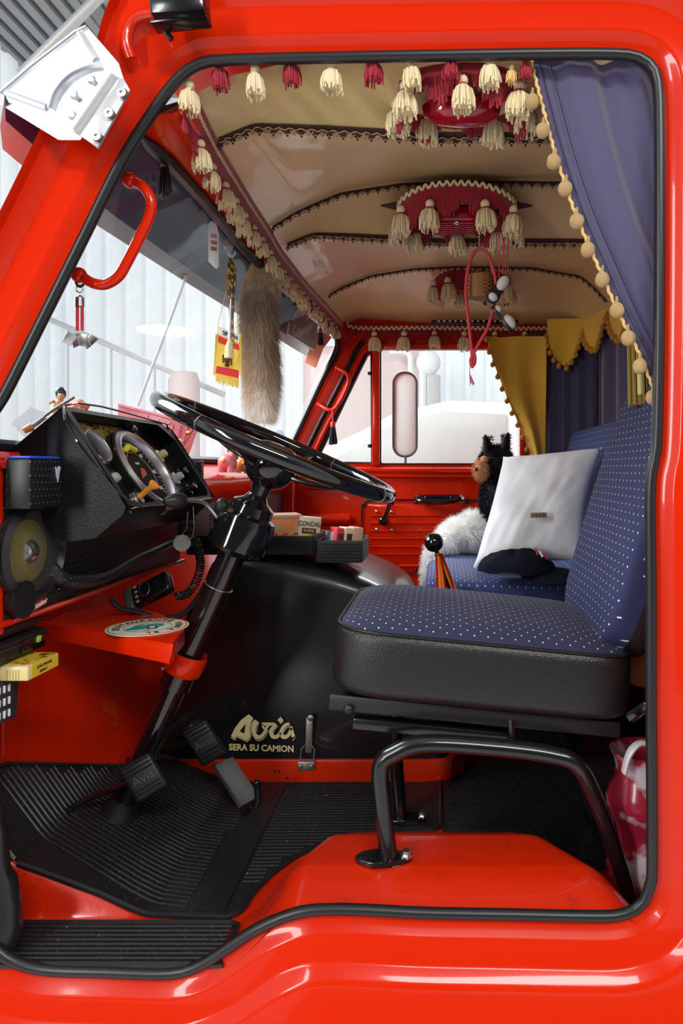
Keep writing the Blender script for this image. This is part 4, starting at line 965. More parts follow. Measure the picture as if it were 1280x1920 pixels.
def hang_tassel(parent, p, L_, far=False, name='tassel', meshes=None):
    me = random.choice(meshes or (TM_FAR if far else TM)); o = bpy.data.objects.new(name, me); C.objects.link(o)
    o.parent = parent; o.location = V(p)-V(parent['org']); o.scale = (L_*random.uniform(.92, 1.08),)*2+(L_,)
    o.rotation_euler = (random.uniform(-.08, .08), random.uniform(-.08, .08), random.uniform(0, 6.28)); o['org'] = tuple(p); return o
def yarn_row(parent, path, ln, step=.0035, r=.0013, mod=None, name='yarn_fringe', m=None, out=V((0, -.004, 0)), loops=True):
    mb = MB(); pts = resample(path, step)
    for i, p in enumerate(pts):
        L_ = ln*(mod(i*step) if mod else 1)*random.uniform(.75, 1.1)
        if L_ < .004: continue
        j = lambda s_: V((random.uniform(-s_, s_), random.uniform(-s_, s_), 0))
        mb.tube([p+out*random.uniform(0, 1), p+out+j(.002)+V((0, 0, -L_*.5)), p+out+j(.004)+V((0, 0, -L_))], [r, r*1.2, r*1.3], 4)
    o = mb.build(name, m or RED_YARN, parent, ang=80); o['kind'] = 'stuff'; return o
def zigzag(parent, path, amp, wl, r, nvec, m=CREAM_YARN, name='zigzag_braid', flat=(0, 0, 1)):
    pts = resample(path, wl/6); out = []
    for i, p in enumerate(pts): out.append(p+V(flat)*amp*math.sin(i*2*PI/6)+V(nvec))
    mb = MB(); mb.tube(out, r, 5); return mb.build(name, m, parent, ang=80)
def fringe(name, label, path, band_h, yarn, tas, tL, group, side, far=False, wl=.012, zz=.0035, first=.03, zzm=CREAM_YARN, down=V((0, 0, -1)), step=.0035):
    """crimson band along a path with wavy braid, hanging yarn and cream tassels"""
    t = thing(name, label, 'fringe', tuple(path[len(path)//2]), group)
    side = V(side); mb = MB(); fine = resample(path, .015)
    mb.grid([[p+side*.001 for p in fine], [p+side*.003+down*band_h for p in fine], [p-side*.001+down*band_h for p in fine], [p-side*.003 for p in fine]]); mb.build('band', VELVET, t, normals=False)
    zigzag(t, [p+down*band_h*.25+side*.004 for p in fine], zz, wl, zz*.62, (0, 0, 0), zzm)
    yarn_row(t, [p+down*band_h*.8+side*.004 for p in path], yarn, out=side*.004, step=step, mod=lambda s_: .75+.35*math.cos((s_-first)*2*PI/tas+PI))
    for i, p in enumerate(resample(path, tas)[0 if first == 0 else 1:]):
        hang_tassel(t, p+down*band_h*.70+side*.010, tL*random.uniform(.92, 1.06), far)
    return t
# along the windscreen header
hp = [V((hx(y)+.012, y, ceil_s(hx(y)+.012, y)-.004)) for y in [0.02+1.80*i/40 for i in range(41)]]
fringe('windscreen_fringe', 'crimson fringe with cream tassels running along the top of the windscreen', hp, .046, .042, .086, .056, 'tasselled fringes round the headlining', (.25, 0, -.2), wl=.012, zz=.0042, zzm=PINK_BRAID, down=V((-.62, 0, -.78)), step=.0022)
fp = cr([P(650, 602, 1.80), P(670, 612, 1.81), P(800, 612, 1.81), P(1000, 613, 1.81), P(1060, 610, 1.80)], 8)
fringe('side_window_fringe', 'crimson fringe with wavy cream braid and tassels above the passenger window', fp, .028, .052, .130, .085, 'tasselled fringes round the headlining', (0, -1, 0), wl=.022, zz=.0075, first=.065)
rp = cr([V((.585, 1.80, 1.475)), V((.63, 1.70, 1.50)), V((.655, 1.50, 1.520)), V((.655, 1.2, 1.52)), V((.655, .80, 1.52)), V((.655, .35, 1.52))], 8)
fringe('rear_fringe', 'crimson fringe with cream tassels along the rear edge of the headlining', rp, .016, .030, .10, .050, 'tasselled fringes round the headlining', (-1, 0, 0), wl=.016, zz=.005)
# along the top of the doorway, seen from outside under the seal
dt = thing('doorway_fringe', 'row of large cream and crimson tassels just inside the top of the doorway', 'fringe', tuple(P(650, 100, .01)))
mb = MB(); mb.box(P(680, 90, .010), (.66, .004, .022)); mb.build('band', VELVET, dt)
YM = [tassel_mesh(31+i, 60, CREAM_YARN, CREAM_YARN) for i in range(2)]; RMsh = [tassel_mesh(41, 26, RED_YARN, RED_YARN)]; GM = [tassel_mesh(43, 30, GOLD_YARN, GOLD_YARN)]
for x, y, L_, ms, nm in ((355, 132, .070, YM, 'cream_tassel'), (410, 92, .075, RMsh, 'crimson_tassel'), (478, 104, .072, YM, 'cream_tassel'), (545, 84, .072, RMsh, 'crimson_tassel'), (622, 96, .068, YM, 'cream_tassel'), (700, 84, .070, RMsh, 'crimson_tassel'), (770, 90, .068, YM, 'cream_tassel'), (845, 84, .064, RMsh, 'crimson_tassel'), (918, 88, .070, YM, 'cream_tassel'), (960, 104, .040, GM, 'gold_tassel'), (985, 92, .050, RMsh, 'crimson_tassel')):
    hang_tassel(dt, P(x, y+17, .014), L_*(.80 if ms is not RMsh else .74), name=nm, meshes=ms)

# braids across the ceiling
def braid(label, y, x0, x1, side, wide):
    pts = [V((x0+(x1-x0)*i/80, y, ceil_s(x0+(x1-x0)*i/80, y)-.003)) for i in range(81)]
    t = thing('ceiling_braid', label, 'braid', tuple(pts[40]), 'brown braids across the headlining')
    mb = MB(); w_ = wide/2
    mb.grid([[V((p.x, y-w_, ceil_s(p.x, y-w_)-.003)) for p in pts], [p+V((0, 0, -.002)) for p in pts], [V((p.x, y+w_, ceil_s(p.x, y+w_)-.003)) for p in pts]]); mb.build('tape', BROWN_BRAID, t, normals=False)
    mb = MB(); fine = resample(pts, .004)
    for s_ in (-1, 1): mb.tube([V((p.x, y+s_*wide*.22+wide*.18*math.sin(i*1.2), ceil_s(p.x, y)-.0065)) for i, p in enumerate(fine)], .0016, 4)
    mb.build('plait', TAN_BRAID if wide > .012 else BROWN_BRAID, t, ang=80)
    for k, m_ in enumerate((BROWN_BRAID, TAN_BRAID)):
        mb = MB()
        for i, p in enumerate(resample(pts, .0135)):
            if i % 2 != k: continue
            q = V((p.x, y-side*.0, ceil_s(p.x, y)-.004))
            for dx, dz, r in ((0, -.013 if k == 0 else -.010, .0026), (-.004, -.008, .0024), (.004, -.008, .0024), (0, -.005, .004)): mb.ball(q+V((dx, 0, dz)), r, 6, 4)
        o = mb.build('dark_picots' if k == 0 else 'tan_picots', m_, t); o['kind'] = 'stuff'
braid('wide brown braid on the ceiling rib nearest the doorway', .165, -.425, .42, 1, .022)
braid('thin brown scalloped braid just behind the nearest ceiling lamp', .640, -.440, .62, 1, .008)
braid('wide brown braid on the middle ceiling rib', .770, -.430, .62, 1, .022)
braid('thin brown scalloped braid curving round the far end of the ceiling', 1.400, -.415, .62, 1, .008)

# ceiling lamps with crimson valances
def ceiling_lamp(label, c, w_, d_, h_, tas, tL, shade=True, plate=True):
    c = V(c); t = thing('ceiling_lamp', label, 'lamp', tuple(c), 'ceiling lamps dressed with crimson tassels')
    if plate:
        mb = MB(); mb.prism([c+V((x, y, .006)) for x, y in ((-w_*.66, 0), (-w_*.4, -d_*.25), (w_*.4, -d_*.25), (w_*.66, 0), (w_*.4, d_*.3), (-w_*.4, d_*.3))], (0, 0, .006), bevel=.002); mb.build('base_plate', BROWN_BRAID, t)
    n = 40; ring = []
    for i in range(n):
        a = 2*PI*i/n; f = lambda v, e: math.copysign(abs(v)**e, v)
        ring.append(c+V((f(math.cos(a), .8)*w_/2, f(math.sin(a), .8)*d_/2, .030*(1-math.cos(a)**2)*(1 if a > PI else .5))))
    ring.append(ring[0])
    mb = MB(); mb.grid([[p+V((0, 0, .004)) for p in ring], [p+V((0, 0, -.034)) for p in ring]]); mb.build('valance', VELVET, t, normals=False)
    zigzag(t, [(p-c)*1.0+c+V((0, 0, 0))+((p-c).normalized()*.004) for p in ring], .006, .018, .0036, (0, 0, 0))
    yarn_row(t, [p+V((0, 0, -.018)) for p in ring], h_, step=.0022, r=.0019, mod=lambda s_: .8+.3*math.sin(s_*70), out=V((0, 0, 0)))
    for k in range(tas):
        a = 2*PI*(k+.25)/tas; f = lambda v, e: math.copysign(abs(v)**e, v)
        hang_tassel(t, c+V((f(math.cos(a), .8)*(w_/2+.010), f(math.sin(a), .8)*(d_/2+.010), -.010)), tL)
    if shade:
        mb = MB(); mb.box(c+V((0, 0, -.030)), (w_*.42, d_*.62, .040), bevel=.010, seg=3)
        for i in range(7): mb.box(c+V((0, -d_*.24+d_*.08*i, -.051)), (w_*.36, .004, .004), bevel=.001)
        mb.build('lamp_lens', bpy.data.materials.get('crimson_lamp_plastic'), t)
        mb = MB(); mb.ball(c+V((0, -d_*.26, -.052)), (.008, .008, .004), 12, 6); mb.build('lens_screw', CHROME, t)
    else:
        mb = MB(); mb.lathe([(0, -.034), (w_*.2, -.030), (w_*.30, -.018), (w_*.32, 0), (0, 0)], c+V((0, 0, -.035)), (0, 0, 1), 30, scale=(1, .5), up=(1, 0, 0)); mb.build('lamp_lens', mat('crimson_lamp_plastic', (.32, .004, .012), .15, coat=.5), t)
    return t
def cz(px, py, y): return P(px, py, y)
ceiling_lamp('nearest ceiling lamp with a round crimson lens, partly cut by the doorway edge', P(865, 165, .085), .225, .10, .060, 7, .066, shade=False, plate=False)
ceiling_lamp('middle ceiling lamp on a dark diamond plate with chains and cords hanging from it', P(856, 392, .63), .30, .17, .062, 9, .078)
ceiling_lamp('far ceiling lamp half hidden behind the small hanging basket', P(884, 522, 1.48), .28, .12, .075, 8, .090)
mb = MB(); q = P(890, 604, 1.77); mb.box(q, (.37, .02, .018), bevel=.003)
lb = thing('led_strip', 'black strip of small white squares above the passenger window fringe', 'light strip', tuple(q)); mb.build('housing', BLACK, lb)
for i in range(14):
    mb = MB(); mb.box(q+V((-.155+.024*i, -.011, .002)), (.009, .002, .007)); mb.build('diode', WHITE, lb)

# ================================================================ CURTAINS
def cloth(rows, thick=.0015):
    mb = MB(); mb.grid(rows); bmesh.ops.solidify(mb.bm, geom=list(mb.bm.faces), thickness=thick); return mb
# driver's door curtain
dc = thing('door_curtain', 'navy velour curtain with gold pompom edging drawn back in the doorway', 'curtain', tuple(P(1150, 110, .05)))
ledge = cr([P(994, 92, .016), P(1000, 118, .016), P(1018, 190, .016), P(1045, 290, .016), P(1082, 400, .016), P(1125, 500, .016), P(1165, 590, .016), P(1205, 670, .016), P(1232, 740, .016)], 8)
rows = []
nl = len(ledge)
for i, p in enumerate(ledge):
    t = i/(nl-1); xr = P(1252, 0, .05).x; row = []
    for j in range(41):
        s_ = j/40; x = p.x+(xr-p.x)*s_
        # folds run parallel to the drawn edge
        fold = .007*math.sin((x-p.x)*62)*sm(.05, .22, s_)+.003*math.sin((x-p.x)*150+2+t*3)*sm(.1, .4, s_)
        row.append(V((x, p.y+.008+fold+.010*s_, p.z)))
    rows.append(row)
mb = cloth(rows); mb.build('cloth', NAVY, dc, ang=80)
for off in (.012, .030):
    mb = MB(); mb.tube([r_[0]+V((off, -.0035, 0)) for r_ in rows], .0009, 4); mb.build('hem_stitching', mat('dark_navy_thread', (.015, .012, .04), .8) if off < .02 else bpy.data.materials['dark_navy_thread'], dc)
mb = MB(); pth = resample([p+V((-.002, .004, 0)) for p in ledge], .004); mb.tube([p+V((.0012*math.sin(i*1.6), .0012*math.cos(i*1.6), 0)) for i, p in enumerate(pth)], .0028, 6); mb.build('cord', GOLD_YARN, dc)
def pompom(n=0, m=GOLD_BALL, seed=3):
    mb = MB(); rnd = random.Random(seed)
    G = []
    for j in range(13):
        v = -PI/2+PI*j/12; row = []
        for i in range(24):
            u = 2*PI*i/24; r = 1-.10*abs(math.cos(u*2.5+.6*j/12))**6-.05*noise.noise(V((math.cos(u)*2+seed, math.sin(u)*2, j*.4)))
            row.append(V((math.cos(v)*math.cos(u)*r, math.cos(v)*math.sin(u)*r, math.sin(v)*1.08-1.3)))
        G.append(row)
    mb.grid(G, closed_u=True); mb.tube([V((0, 0, .6)), V((0, 0, -.25))], [.14, .24], 6)
    o = mb.build('pompom', m, local=True, ang=80); me = o.data; bpy.data.objects.remove(o); return me
PM = [pompom(seed=i) for i in (2, 5, 8)]; PMU = [pompom(m=MUSTARD_BALL, seed=11)]
def hang_ball(parent, p, r, meshes, name='pompom'):
    o = bpy.data.objects.new(name, random.choice(meshes)); C.objects.link(o); o.parent = parent; o.location = V(p)-V(parent['org']); o.scale = (r, r, r)
    o.rotation_euler = (random.uniform(-.1, .1), random.uniform(-.1, .1), random.uniform(0, 6)); o['org'] = tuple(p)
for x, y in ((998, 190), (1018, 245), (1038, 303), (1061, 353), (1081, 414), (1103, 467), (1129, 523), (1156, 581), (1177, 633), (1199, 686), (1223, 744)):
    hang_ball(dc, P(x, y-17, .014), .0125, PM)
# curtains on the rear wall and the far corner
rc = thing('rear_curtain', 'navy curtain hanging across the rear wall behind the seats', 'curtain', (.68, .9, .5))
rows = []
for j in range(9):
    z = 1.50-1.05*j/8
    row = [P(1022, 880, 1.76).lerp(P(1022, 880, 1.76), 0)*1.0]; row = []
    for i in range(120):
        s_ = i/119; y = 1.76-1.72*s_
        row.append(V((.665+.014*math.sin(s_*46+.4*math.sin(j*.6))+.006*math.sin(s_*97), y, z)))
    rows.append(row)
mb = cloth(rows); mb.build('cloth', NAVY, rc, ang=80)
fc = thing('corner_curtain', 'dark navy curtain panel hanging beside the mustard curtain in the far corner', 'curtain', (.55, 1.78, .6))
rows = [[V((.36+.31*i/40, 1.775+.012*math.sin(i*.8), 1.42-.85*j/6)) for i in range(41)] for j in range(7)]
mb = cloth(rows); mb.build('cloth', NAVY, fc, ang=80)
yc = thing('mustard_curtain', 'mustard yellow curtain tied back at the passenger window with pompom edge', 'curtain', tuple(P(1000, 640, 1.74)))
ed = cr([P(914, 632, 1.74), P(925, 675, 1.74), P(940, 715, 1.74), P(960, 765, 1.74), P(980, 810, 1.74), P(997, 862, 1.74)], 6); rows = []
for i, p in enumerate(ed):
    t = i/(len(ed)-1); x1 = P(1022, 0, 1.74).x
    rows.append([V((p.x+(x1-p.x)*s_, 1.725+.012*math.sin(s_*5-t*4)*(1+t)+.010*math.sin(s_*9+t*2), p.z)) for s_ in [k/20 for k in range(21)]])
mb = cloth(rows); mb.build('cloth', MUSTARD, yc, ang=80)
mb = MB(); mb.tube([p+V((-.002, -.018, 0)) for p in ed], .004, 6); mb.build('cord', MUSTARD_BALL, yc)
for i, p in enumerate(resample(ed, .055)): hang_ball(yc, p+V((-.008, -.018, 0)), .0105, PMU)
yv = thing('mustard_valance', 'mustard yellow swagged valance with small pompoms along the rear top edge', 'valance', (.64, 1.1, 1.40))
def swag(a, b, ztop, drop, n=16):
    a, b = V(a), V(b); rows = []; low = []
    for k in range(7):
        q = k/6; rows.append([a.lerp(b, i/n)+V((-.006*math.sin(i/n*PI*3)*q, -.006*math.sin(i/n*PI*3)*q, -(drop*(.35+.65*math.sin(PI*i/n)**.8))*q)) for i in range(n+1)])
    return rows
A = [V((P(1026, 0, 1.72).x, 1.73, 1.475)), V((.60, 1.72, 1.475)), V((.638, 1.45, 1.50)), V((.642, 1.12, 1.50)), V((.642, .80, 1.50)), V((.642, .50, 1.50)), V((.642, .22, 1.50))]
pm = []
for a, b, dr in zip(A, A[1:], (.20, .16, .19, .19, .20, .2)):
    rw = swag(a, b, 0, dr); mb = cloth(rw); mb.build('swag', MUSTARD, yv, ang=80); pm += resample(rw[-1], .034)
for p in pm: hang_ball(yv, p+V((-.006, -.006, .004)), .0115, PMU)
tb = thing('gold_tieback', 'olive gold rope tassel hanging beside the driver headrest', 'tieback', tuple(P(1190, 560, .38)))
mb = MB()
for k in range(26):
    a = k*2.4; q = .016*math.sqrt((k+1)/26); p0 = P(1193, 540, .42); mb.tube([p0+V((q*math.cos(a), q*math.sin(a), 0)), p0+V((1.3*q*math.cos(a), 1.3*q*math.sin(a), -.12)), p0+V((1.5*q*math.cos(a)+.006, 1.5*q*math.sin(a), -.27))], .0035, 5)
mb.build('strands', mat('olive_gold_yarn', (.34, .24, .05), .6, metal=.2), tb)
mb = MB(); mb.tube([P(1193, 535, .42), P(1196, 640, .41), P(1200, 740, .40)], .006, 8); mb.build('cord', mat('pale_gold_cord', (.72, .60, .26), .6), tb)

# ================================================================ HANGING ORNAMENTS
def grab(name_label, pts, r, roots):
    t = thing('grab_handle', name_label, 'handle', tuple(pts[0]))
    mb = MB(); mb.tube(cr(pts, 8), r, 16); mb.build('bar', RED, t)
    for p in roots:
        mb = MB(); mb.ball(p, (r*1.5, r*1.5, r*1.5), 12, 8); mb.build('mount', RED, t)
g1 = [P(248, 340, .075), P(268, 350, .070), P(283, 375, .070), P(280, 405, .07), P(262, 445, .07), P(238, 492, .07), P(222, 518, .07), P(198, 533, .07), P(174, 531, .07), P(154, 519, .075)]
grab('large red grab handle on the near windscreen pillar with a key charm on it', g1, .0095, [P(244, 338, .075), P(148, 516, .075)])
g2 = [P(634, 691, 1.81), P(648, 699, 1.79), P(654, 712, 1.785), P(648, 732, 1.785), P(636, 755, 1.785), P(626, 767, 1.785), P(614, 768, 1.79), P(600, 760, 1.81)]
grab('small red grab handle on the far windscreen pillar', g2, .0085, [P(632, 690, 1.82), P(598, 759, 1.82)])
def small_tassel(label, p, L_, cord_m, top_m):
    t = thing('leather_tassel', label, 'tassel', tuple(p), 'small black tassels on the cab pillars')
    p = V(p); mb = MB(); mb.tube([p+V((-.001, 0, 0)), p+V((.002, 0, -L_*.35))], L_*.025, 6); mb.tube([p+V((.003, 0, 0)), p+V((.002, 0, -L_*.35))], L_*.02, 6); mb.build('cord', cord_m, t)
    mb = MB(); mb.lathe([(L_*.06, 0), (L_*.075, -L_*.02), (L_*.075, -L_*.15), (L_*.05, -L_*.17)], p+V((.002, 0, -L_*.33)), (0, 0, 1), 12); mb.build('collar', top_m, t)
    mb = MB()
    for k in range(22):
        a = k*2.4; q = L_*.11*math.sqrt((k+1)/22); o = p+V((.002, 0, -L_*.48)); mb.tube([o+V((q*.5*math.cos(a), q*.5*math.sin(a), 0)), o+V((q*.9*math.cos(a), q*.9*math.sin(a), -L_*.3)), o+V((q*1.1*math.cos(a), q*1.1*math.sin(a), -L_*random.uniform(.46, .54)))], L_*.018, 4)
    mb.build('skirt', BLACK_MATT, t)
COPPER = mat('copper_foil', (.70, .22, .07), .3, metal=.8)
small_tassel('black leather tassel hanging from the near end of the windscreen header', P(307, 264, .14), .103, RED_CORD, COPPER)
small_tassel('tiny black tassel hanging beside the plastic plate at the far windscreen corner', P(600, 601, 1.62), .10, COPPER, COPPER)
small_tassel('black tassel hanging from the small red grab handle', P(623, 770, 1.76), .145, RED_CORD, mat('red_collar', (.6, .02, .02), .4))
# key charm
kc = thing('key_charm', 'silver trinkets on a red beaded strap hanging from the near grab handle', 'keychain', tuple(P(150, 520, .075)))
mb = MB(); o = P(150, 515, .075); mb.tube([o+V((.008*math.cos(a), .0, -.008+.014*math.sin(a))) for a in [2*PI*k/16 for k in range(16)]], .0022, 6, closed=True); mb.build('strap_loop', BLACK_MATT, kc)
mb = MB(); o = P(149, 541, .075); mb.tube([o+V((.006*math.cos(a), 0, .007*math.sin(a))) for a in [2*PI*k/16 for k in range(16)]], .0012, 6, closed=True); mb.lathe([(.003, .006), (.0075, .002), (.008, -.014), (.0, -.015)], P(149, 560, .075), (0, 0, 1), 14); mb.build('end_cap', STEEL, kc)
for dx in (-4, 5):
    mb = MB()
    for k in range(11): mb.ball(P(149+dx, 575+4.2*k, .075), .0032, 8, 6)
    mb.build('red_beads', RED_CORD, kc)
for k, (dx, rz) in enumerate(((-12, .5), (-5, -.3), (3, .2), (10, -.4), (14, .8))):
    mb = MB(); mb.box(P(149+dx, 637+3*(k % 2), .075)+V((0, .006*(k-2), 0)), (.016, .0015, .022), Matrix.Rotation(rz, 3, 'Y') @ Matrix.Rotation(rz*1.3, 3, 'Z'), .0006); mb.build('charm', STEEL, kc)

# fox tail
ft = thing('fox_tail', 'long fluffy grey brown fox tail hanging from the windscreen header', 'fox tail', tuple(P(488, 478, .80)))
axis_ = cr([P(492, 482, .80), P(488, 530, .80), P(485, 590, .80), P(488, 650, .80), P(491, 700, .80), P(490, 745, .80), P(492, 772, .80)], 6)
rad = [(0, .022), (.08, .040), (.2, .052), (.45, .056), (.65, .054), (.82, .044), (.93, .026), (1, .006)]
na = len(axis_); mb = MB(); mb.tube(axis_, [interp(rad, i/(na-1))*.66 for i in range(na)], 20)
fm_ = mat('fox_fur', (.4, .3, .2), .75); nt = fm_.node_tree; tc = nt.nodes.new('ShaderNodeTexCoord')
sp = nt.nodes.new('ShaderNodeSeparateXYZ'); nt.links.new(tc.outputs['Object'], sp.inputs[0])
rz_ = nt.nodes.new('ShaderNodeValToRGB'); mr = nt.nodes.new('ShaderNodeMapRange'); mr.inputs[1].default_value = 0; mr.inputs[2].default_value = -.46
nt.links.new(sp.outputs[2], mr.inputs[0]); nz = nt.nodes.new('ShaderNodeTexNoise'); nz.inputs['Scale'].default_value = 38
ad = math_node(nt, 'ADD', mr.outputs[0], math_node(nt, 'MULTIPLY', math_node(nt, 'SUBTRACT', nz.outputs['Fac'], .5), .35)); nt.links.new(tc.outputs['Object'], nz.inputs['Vector']); nt.links.new(ad, rz_.inputs[0])
els = rz_.color_ramp.elements; els[0].position = 0; els[0].color = (.80, .52, .24, 1); els[1].position = 1; els[1].color = (.95, .88, .80, 1)
for pos, col in ((.15, (.85, .68, .46, 1)), (.32, (.34, .25, .18, 1)), (.6, (.52, .38, .27, 1)), (.82, (.62, .46, .33, 1))):
    e = els.new(pos); e.color = col
nt.links.new(rz_.outputs[0], nt.nodes['Principled BSDF'].inputs['Base Color'])
mb.build('core', fm_, ft)
mb = MB(); rnd = random.Random(5)
for k in range(19000):
    t = rnd.random(); i = min(na-2, int(t*(na-1))); p = axis_[i].lerp(axis_[i+1], t*(na-1)-i); a = rnd.uniform(0, 2*PI); r = interp(rad, t)
    d = V((math.cos(a), math.sin(a), 0)); mb.blade(p+d*r*.58, d*1.15+V((rnd.uniform(-.4, .4), rnd.uniform(-.4, .4), -1.0)), rnd.uniform(.030, .060)*(1 if t > .1 else .6), rnd.uniform(.0005, .0011), V((0, 0, -.25)), 2)
hr = mb.build('fur', fm_, ft, normals=False); hr['kind'] = 'stuff'
mb = MB(); mb.tube(cr([P(476, 468, .78), P(478, 478, .78), P(490, 486, .79)], 4), .004, 8); mb.build('hook', BLACK, ft)
mb = MB(); mb.tube([P(463, 560, .76), P(461, 760, .78), P(459, 880, .80)], .0008, 4); mb.tube([P(459, 870, .80), P(459, 888, .80)], .002, 6); tag(mb.build('hanging_thread', DARK), 'thin dark thread hanging beside the fox tail down to the dashboard', 'thread')

# suction hook, ornate strap, pennant
sc = thing('suction_hook', 'clear suction cup hook stuck on the windscreen holding the pennant and strap', 'hook', tuple(P(430, 462, .60)))
mb = MB(); mb.lathe([(0, .010), (.004, .010), (.006, .004), (.018, -.002), (.019, -.004), (0, -.003)], P(430, 462, .60), (V((1, -.4, -.2))), 20); mb.build('cup', CLEAR, sc)
mb = MB(); o = P(434, 474, .58); mb.tube([o+V((.009*math.cos(a), 0, .009*math.sin(a))) for a in [PI+.1+(PI-.2)*k/10 for k in range(11)]]+[o+V((.009, 0, .003))], .0018, 6); mb.build('hook', WHITE, sc)
st_ = thing('ornate_strap', 'narrow brown and gold ornamented leather strap hanging over the pennant', 'strap', tuple(P(434, 485, .55)))
mb = MB(); mb.prism(PL([(427, 484), (432, 482), (441, 500), (442, 520), (439, 560), (437, 600), (438, 640), (436, 668), (432, 668), (430, 640), (428, 560), (425, 520)], .56), (0, .004, 0), bevel=.001)
o = mb.build('leather', mat('brown_leather', (.12, .05, .02), .4, var=(70, (.60, .38, .08), .50, .60)), st_)
mb = MB(); mb.prism(PL([(432, 490), (437, 500), (436, 560), (433, 560)], .556), (0, .002, 0)); mb.build('gold_panel', mat('dark_gold_pattern', (.02, .02, .02), .4, var=(120, (.6, .42, .10), .48, .56)), st_)
mb = MB(); mb.prism(PL([(422, 522), (427, 520), (427, 550), (424, 552)], .565), (0, .006, 0), bevel=.001); mb.build('wooden_tag', mat('orange_brown_wood', (.35, .12, .03), .5), st_)
pn = thing('pennant', 'small red and yellow fringed pennant lettered SPAIN hanging at the windscreen', 'pennant', tuple(P(430, 612, .585)))
yp = .60
mb = MB(); mb.prism(PL([(408, 612), (448, 627), (447, 712), (404, 700)], yp), (0, .002, 0)); mb.build('yellow_field', YELLOW, pn)
mb = MB(); mb.prism(PL([(409, 629), (448, 646), (448, 657), (409, 642)], yp-.001), (0, .001, 0)); mb.build('red_stripe', FLAG_RED, pn)
mb = MB(); mb.prism(PL([(406, 686), (447, 694), (447, 709), (404, 699)], yp-.001), (0, .001, 0)); mb.build('red_stripe', FLAG_RED, pn)
mb = MB(); mb.prism(PL([(409, 613), (449, 628), (449, 642), (409, 627)], yp-.001), (0, .001, 0)); mb.build('white_band', WHITE, pn)
text('SPAIN', P(431, 629, yp-.003), (1, 0, -.36), (0, 0, 1), .0155, DARK, 'lettering', pn, bold=.0004)
mb = MB()
for a, b in (((418, 665), (418, 680)), ((433, 668), (433, 684))): mb.tube([P(*a, yp-.003), P(*b, yp-.003)], .0018, 6)
mb.ball(P(425, 673, yp-.003), (.007, .002, .012), 10, 8); mb.ball(P(425, 662, yp-.003), (.005, .002, .004), 8, 6); mb.ball(P(425, 684, yp-.003), (.006, .002, .005), 8, 6); mb.build('coat_of_arms', mat('dark_red_embroidery', (.12, .01, .01), .6), pn)
mb = MB()
for k in range(34): x = 404+43*k/33; y = 699+12*k/33; mb.tube([P(x, y, yp), P(x+random.uniform(-1, 1), y+16+random.uniform(-3, 3), yp-.002)], .0012, 4)
for k in range(30):
    y = 625+75*k/29
    for x, s_ in ((408-.12*(y-625)/2, -1), (448, 1)): mb.tube([P(x, y, yp), P(x+s_*5, y+4, yp-.002)], .0012, 4)
o = mb.build('gold_fringe', mat('bright_gold_thread', (.85, .62, .10), .5), pn); o['kind'] = 'stuff'
mb = MB(); mb.tube([P(408, 612, yp), P(424, 545, .57), P(431, 490, .56)], .0008, 4); mb.tube([P(449, 627, yp), P(440, 560, .57), P(434, 486, .56)], .0008, 4); mb.build('cord', YELLOW, pn)
hang = TM[0]
wt = thing('pale_tassel', 'pale yellow silky tassel hanging in front of the pennant', 'tassel', tuple(P(431, 645, .56)))
mb = MB()
for k in range(40):
    a = k*2.4; q = .012*math.sqrt((k+1)/40); o = P(430, 632, .56); mb.tube([o, o+V((q*.8*math.cos(a), q*.8*math.sin(a), -.025)), o+V((q*math.cos(a), q*math.sin(a), -.052))], .0009, 4)
mb.build('strands', mat('pale_yellow_silk', (.9, .82, .5), .5), wt); mb = MB(); mb.tube([P(433, 560, .56), P(430, 634, .56)], [.002, .004], 6); mb.build('cord', WHITE, wt)
# clear card holder, plate, stickers
ch = thing('card_holder', 'clear plastic card holder with red lettering hanging at the windscreen', 'card', tuple(P(400, 412, .50)))
mb = MB(); mb.prism(PL([(390, 420), (396, 414), (405, 418), (410, 440), (410, 500), (405, 504), (390, 490)], .50), (0, .004, 0), bevel=.001); mb.build('case', mat('frosted_card', (.72, .74, .74), .3), ch)
mb = MB(); 
for y in (440, 452, 464): mb.prism(PL([(395, y-2), (406, y), (406, y+7), (395, y+5)], .498), (0, .001, 0))
mb.build('red_print', mat('red_brown_print', (.45, .08, .05), .5), ch)
mb = MB(); mb.tube([P(402, 392, .49), P(400, 414, .50)], .0015, 5); mb.build('thread', COPPER, ch)
wp = thing('hanging_plate', 'thin smoky plastic plate hanging at the far end of the windscreen', 'plate', tuple(P(568, 570, 1.5)))
mb = MB(); mb.prism(PL([(545, 567), (595, 608), (593, 645), (588, 656), (539, 627)], 1.50), (0, .004, 0)); mb.build('plate', mat('smoky_plastic', (.26, .20, .16), .25, metal=.3), wp)
mb = MB(); 
for x, y in ((550, 618), (558, 622), (565, 628), (573, 633), (582, 640), (556, 586), (566, 594), (576, 600)): mb.tube([P(x, y, 1.497), P(x+5, y-9, 1.497)], .002, 5)
o = mb.build('chrome_scratches', STEEL, wp)
mb = MB(); mb.tube([P(539, 627, 1.498), P(545, 567, 1.498)], .0028, 5); mb.tube([P(539, 627, 1.498), P(588, 656, 1.498)], .0028, 5); mb.build('bright_edge', WHITE, wp)
mb = MB(); mb.tube([P(570, 570, 1.49), P(567, 588, 1.495)], .002, 5); mb.build('thread', COPPER, wp)
sk_ = tag((lambda m_: (m_.prism(PL([(585, 640), (607, 650), (592, 690), (571, 680)], 1.72), (0, .003, 0)), m_.build('orange_sticker', mat('translucent_orange_film', (.90, .26, .12), .4)))[1])(MB()), 'orange paper sticker on the far end of the windscreen', 'sticker')
